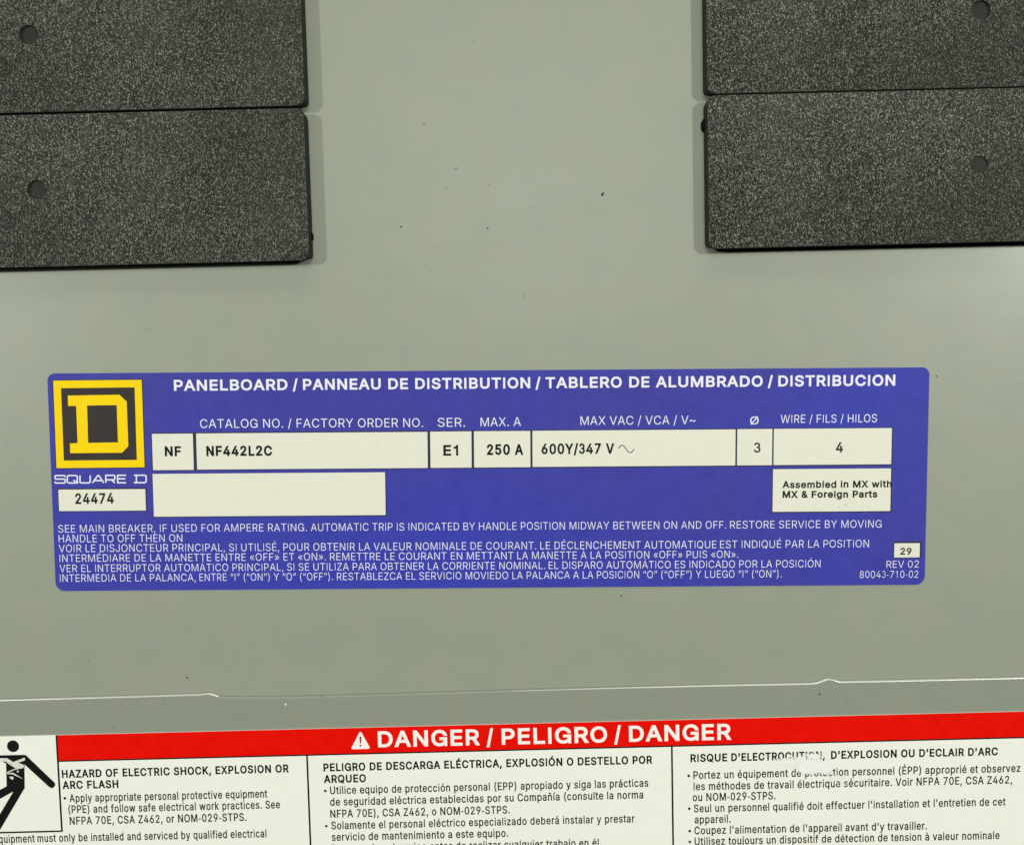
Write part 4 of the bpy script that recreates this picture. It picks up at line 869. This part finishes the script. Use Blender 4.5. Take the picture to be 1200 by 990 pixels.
for (xt, yt, xb, yb) in ((359.8, 886.5, 364.0, 990), (786.9, 876, 789.2, 990)):
    a, c = fd.L(xt, yt), fd.L(xb, yb)
    a = (a[0], bandz - LW)
    k = (dz0 + 8 * MM - a[1]) / (c[1] - a[1])
    mid = (a[0] + c[0]) / 2
    rule(mid, a[1], mid, dz0 + 8 * MM, 0.145 * MM)

def dtext(par, parts, y0, y1, xa, xb, cap, bold, mat='grey_print', name='text_line'):
    return text_line(fd, par, runs(parts, bl(xa, y0, xb, y1)), cap, M[mat], bold, D2, name)
# header
text_line(fd, band, runs([('DANGER', 443.2, 562), ('/', 570.4, 578.2), ('PELIGRO', 588, 711.5), ('/', 719.9, 727.7), ('DANGER', 737.2, 856.6)], bl(443, 875.3, 856, 866.3)), 18.9, M['header_white'], 0.042, D2, 'header_text')
tri = []
for (cx_, cy_, a0) in ((413.6, 875.3, 150), (431.4, 874.9, 270 - 240), (422.2, 859.4, 270)):
    pass
ta, tb, tc_ = fd.L(411.0, 877.5), fd.L(434.3, 876.9), fd.L(422.3, 855.6)
def round_tri(A, B, C, k):
    out = []
    P = [Vector(A), Vector(B), Vector(C)]
    for i in range(3):
        p, a, c = P[i], P[i - 1], P[(i + 1) % 3]
        s, e = p + (a - p).normalized() * k, p + (c - p).normalized() * k
        for j in range(5):
            t = j / 4; q = s * (1 - t) ** 2 + p * 2 * t * (1 - t) + e * t * t
            out.append((q.x, q.y))
    return out
trio = mesh('warning_triangle', *flatpoly(round_tri(ta, tb, tc_, 0.45 * MM), D2), M['header_white'], band)
M['red_grey'] = base_mat('red_grey_print', (0.20, 0.03, 0.02), 0.5, 0.3)[0]
ea, eb_ = fd.L(422.4, 862.5), fd.L(422.4, 870.6)
mesh('exclamation_mark', [(ea[0] - .17 * MM, D3, ea[1]), (eb_[0] - .10 * MM, D3, eb_[1]), (eb_[0] + .10 * MM, D3, eb_[1]), (ea[0] + .17 * MM, D3, ea[1])], [(0, 1, 2, 3)], M['red_grey'], band)
ec = fd.L(422.5, 873.2)
mesh('exclamation_dot', *flatpoly(circle(ec[0], ec[1], .17 * MM, 10), D3), M['red_grey'], band)

def bullet(px, py, r=1.65):
    c = fd.L(px, py)
    return mesh('bullet', *flatpoly(circle(c[0], c[1], r * .14 * MM, 12), D2), M['grey_print'], sign)
B, R_ = 0.046, 0.024
dtext(sign, [('HAZARD OF ELECTRIC SHOCK, EXPLOSION OR', 72.8, 338.4)], 911.2, 904.6, 73, 338, 9.5, B, 'black_print', 'heading')
dtext(sign, [('ARC FLASH', 73.6, 139)], 924.2, 922.8, 73, 139, 9.5, B, 'black_print', 'heading')
bullet(76, 934.8)
dtext(sign, [('Apply appropriate personal protective equipment', 81.7, 313.4)], 939.4, 934.0, 82, 313, 9.4, R_)
dtext(sign, [('(PPE) and follow safe electrical work practices. See', 80.4, 328.3)], 952.6, 946.6, 80, 328, 9.4, R_)
dtext(sign, [('NFPA 70E, CSA Z462, or NOM-029-STPS.', 81.9, 289)], 965.9, 961.4, 82, 289, 9.4, R_)
dtext(sign, [('equipment', -6.8, 41.0), ('must only be installed and serviced by qualified electrical', 44.1, 312.4)], 986.4, 980.6, 42, 312, 9.4, R_)
dtext(sign, [('PELIGRO DE DESCARGA ELÉCTRICA, EXPLOSIÓN O DESTELLO POR', 379.2, 764.3)], 903.6, 894.4, 379, 764, 9.5, B, 'black_print', 'heading')
dtext(sign, [('ARQUEO', 379.8, 429)], 917.2, 916.0, 380, 429, 9.5, B, 'black_print', 'heading')
bullet(381.2, 926.2)
dtext(sign, [('Utilice equipo de protección personal (EPP) apropiado y siga las prácticas', 387, 759.8)], 930.2, 921.3, 387, 760, 9.3, R_)
dtext(sign, [('de seguridad eléctrica establecidas por su Compañía (consulte la norma', 387, 753.8)], 943.7, 935.1, 387, 754, 9.3, R_)
dtext(sign, [('NFPA 70E), CSA Z462, o NOM-029-STPS.', 387.2, 597.4)], 957.7, 952.8, 387, 597, 9.3, R_)
bullet(382.4, 967.4)
dtext(sign, [('Solamente el personal eléctrico especializado deberá instalar y prestar', 388.4, 743.8)], 971.4, 963.0, 388, 744, 9.3, R_)
dtext(sign, [('servicio de mantenimiento a este equipo.', 389, 595.6)], 984.8, 980.0, 389, 596, 9.3, R_)
bullet(383.6, 994.2)
dtext(sign, [('Desenergice el equipo antes de realizar cualquier trabajo en él.', 389.2, 705)], 998.4, 991.2, 389, 705, 9.3, R_)
dtext(sign, [('RISQUE', 809.2, 852.2), ("D'ELECTROCUTION,", 857, 966.6), ("D'EXPLOSION OU D'ECLAIR D'ARC", 973.8, 1169.2)], 892.6, 884.6, 809, 1169, 9.4, B, 'black_print', 'heading')
bullet(807.1, 908.6)
dtext(sign, [('Portez un équipement de protection personnel (ÉPP) approprié et observez', 812.6, 1195.8)], 912.4, 904.0, 812, 1196, 9.3, R_)
dtext(sign, [('les méthodes de travail électrique sécuritaire. Voir NFPA 70E, CSA Z462,', 812.8, 1186)], 925.6, 917.6, 812, 1186, 9.3, R_)
dtext(sign, [('ou NOM-029-STPS.', 811.8, 908.8)], 938.4, 936.2, 812, 909, 9.3, R_)
bullet(807.7, 947)
dtext(sign, [("Seul un personnel qualifié doit effectuer l'installation et l'entretien de cet", 813.2, 1178.3)], 951.4, 943.3, 813, 1178, 9.3, R_)
dtext(sign, [('appareil.', 814, 856.3)], 964.4, 963.4, 814, 856, 9.3, R_)
bullet(808.2, 973.2)
dtext(sign, [("Coupez l'alimentation de l'appareil avant d'y travailler.", 813.8, 1086.3)], 977.2, 971.4, 814, 1086, 9.3, R_)
bullet(808.4, 985.9)
dtext(sign, [('Utilisez toujours un dispositif de détection de tension à valeur nominale', 814, 1171.3)], 990.0, 982.6, 814, 1171, 9.3, R_)

# pictogram: a person struck by a bolt
V = lambda x, y: (x / 7.07, 850 + y / 7.07)
pic = mesh('pictogram', *flatpoly([fd.L(*p) for p in [V(50, 310), V(55, 500), V(-200, 640), V(-170, 700), V(110, 545), V(-60, 830), V(-10, 880), V(205, 515), V(203, 320), V(405, 505), V(423, 516), V(440, 514), V(455, 500), V(458, 484), V(452, 470), V(215, 243), V(195, 240), V(-260, 250), V(-262, 290), V(0, 292)][::-1]], D1), M['black_print'], sign)
c = fd.L(*V(108, 169))
mesh('pictogram_head', *flatpoly(circle(c[0], c[1], 51 / 7.07 * .14 * MM, 28), D1), M['black_print'], sign)
M['bolt'] = vinyl('bolt_print', (0.50, 0.50, 0.46), (0.85, 0.85, 0.75), 0.2, 3000)
bolt = print_shape(fd, pic, [[V(*p) for p in ((-90, 268), (60, 268), (110, 300), (205, 262), (208, 285), (150, 306), (198, 322), (196, 348), (118, 366), (62, 392), (110, 388), (195, 442), (100, 400), (58, 400), (62, 380), (130, 352), (72, 316), (50, 296), (-90, 300))]], M['bolt'], 'pictogram_bolt', D2)
for p, r in (((100, 432), 14), ((84, 425), 7), ((148, 378), 9)):
    c = fd.L(*V(*p))
    mesh('pictogram_spark', *flatpoly(circle(c[0], c[1], r / 7.07 * .14 * MM, 7), D2), M['bolt'], pic)

# lamp glare painted as a whitish patch over the third column's heading
mt, nt, b = base_mat('painted_glare_film', (1.0, 1.0, 0.98), 0.3, 1.0)
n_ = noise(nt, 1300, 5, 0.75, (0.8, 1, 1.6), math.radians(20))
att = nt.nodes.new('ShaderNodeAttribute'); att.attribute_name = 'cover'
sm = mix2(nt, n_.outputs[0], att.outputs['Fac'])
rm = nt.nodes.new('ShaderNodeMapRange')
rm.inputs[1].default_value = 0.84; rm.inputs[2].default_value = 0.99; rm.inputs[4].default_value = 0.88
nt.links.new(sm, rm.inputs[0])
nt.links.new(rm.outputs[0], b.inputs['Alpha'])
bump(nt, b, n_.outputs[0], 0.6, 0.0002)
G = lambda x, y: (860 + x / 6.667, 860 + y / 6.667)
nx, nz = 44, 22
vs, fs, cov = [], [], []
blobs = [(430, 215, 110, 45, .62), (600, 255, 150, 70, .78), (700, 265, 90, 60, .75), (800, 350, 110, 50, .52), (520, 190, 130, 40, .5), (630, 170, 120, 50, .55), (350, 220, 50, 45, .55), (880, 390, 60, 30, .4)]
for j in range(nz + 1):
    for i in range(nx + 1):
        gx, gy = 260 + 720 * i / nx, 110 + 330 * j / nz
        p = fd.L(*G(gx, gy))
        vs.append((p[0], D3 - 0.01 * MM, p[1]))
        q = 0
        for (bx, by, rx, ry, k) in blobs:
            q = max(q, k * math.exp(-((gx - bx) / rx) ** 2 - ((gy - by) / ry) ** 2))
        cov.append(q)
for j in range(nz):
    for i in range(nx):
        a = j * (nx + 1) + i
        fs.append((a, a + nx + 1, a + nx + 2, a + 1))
glare = mesh('painted_glare', vs, fs, mt, sign)
at = glare.data.attributes.new('cover', 'FLOAT', 'POINT')
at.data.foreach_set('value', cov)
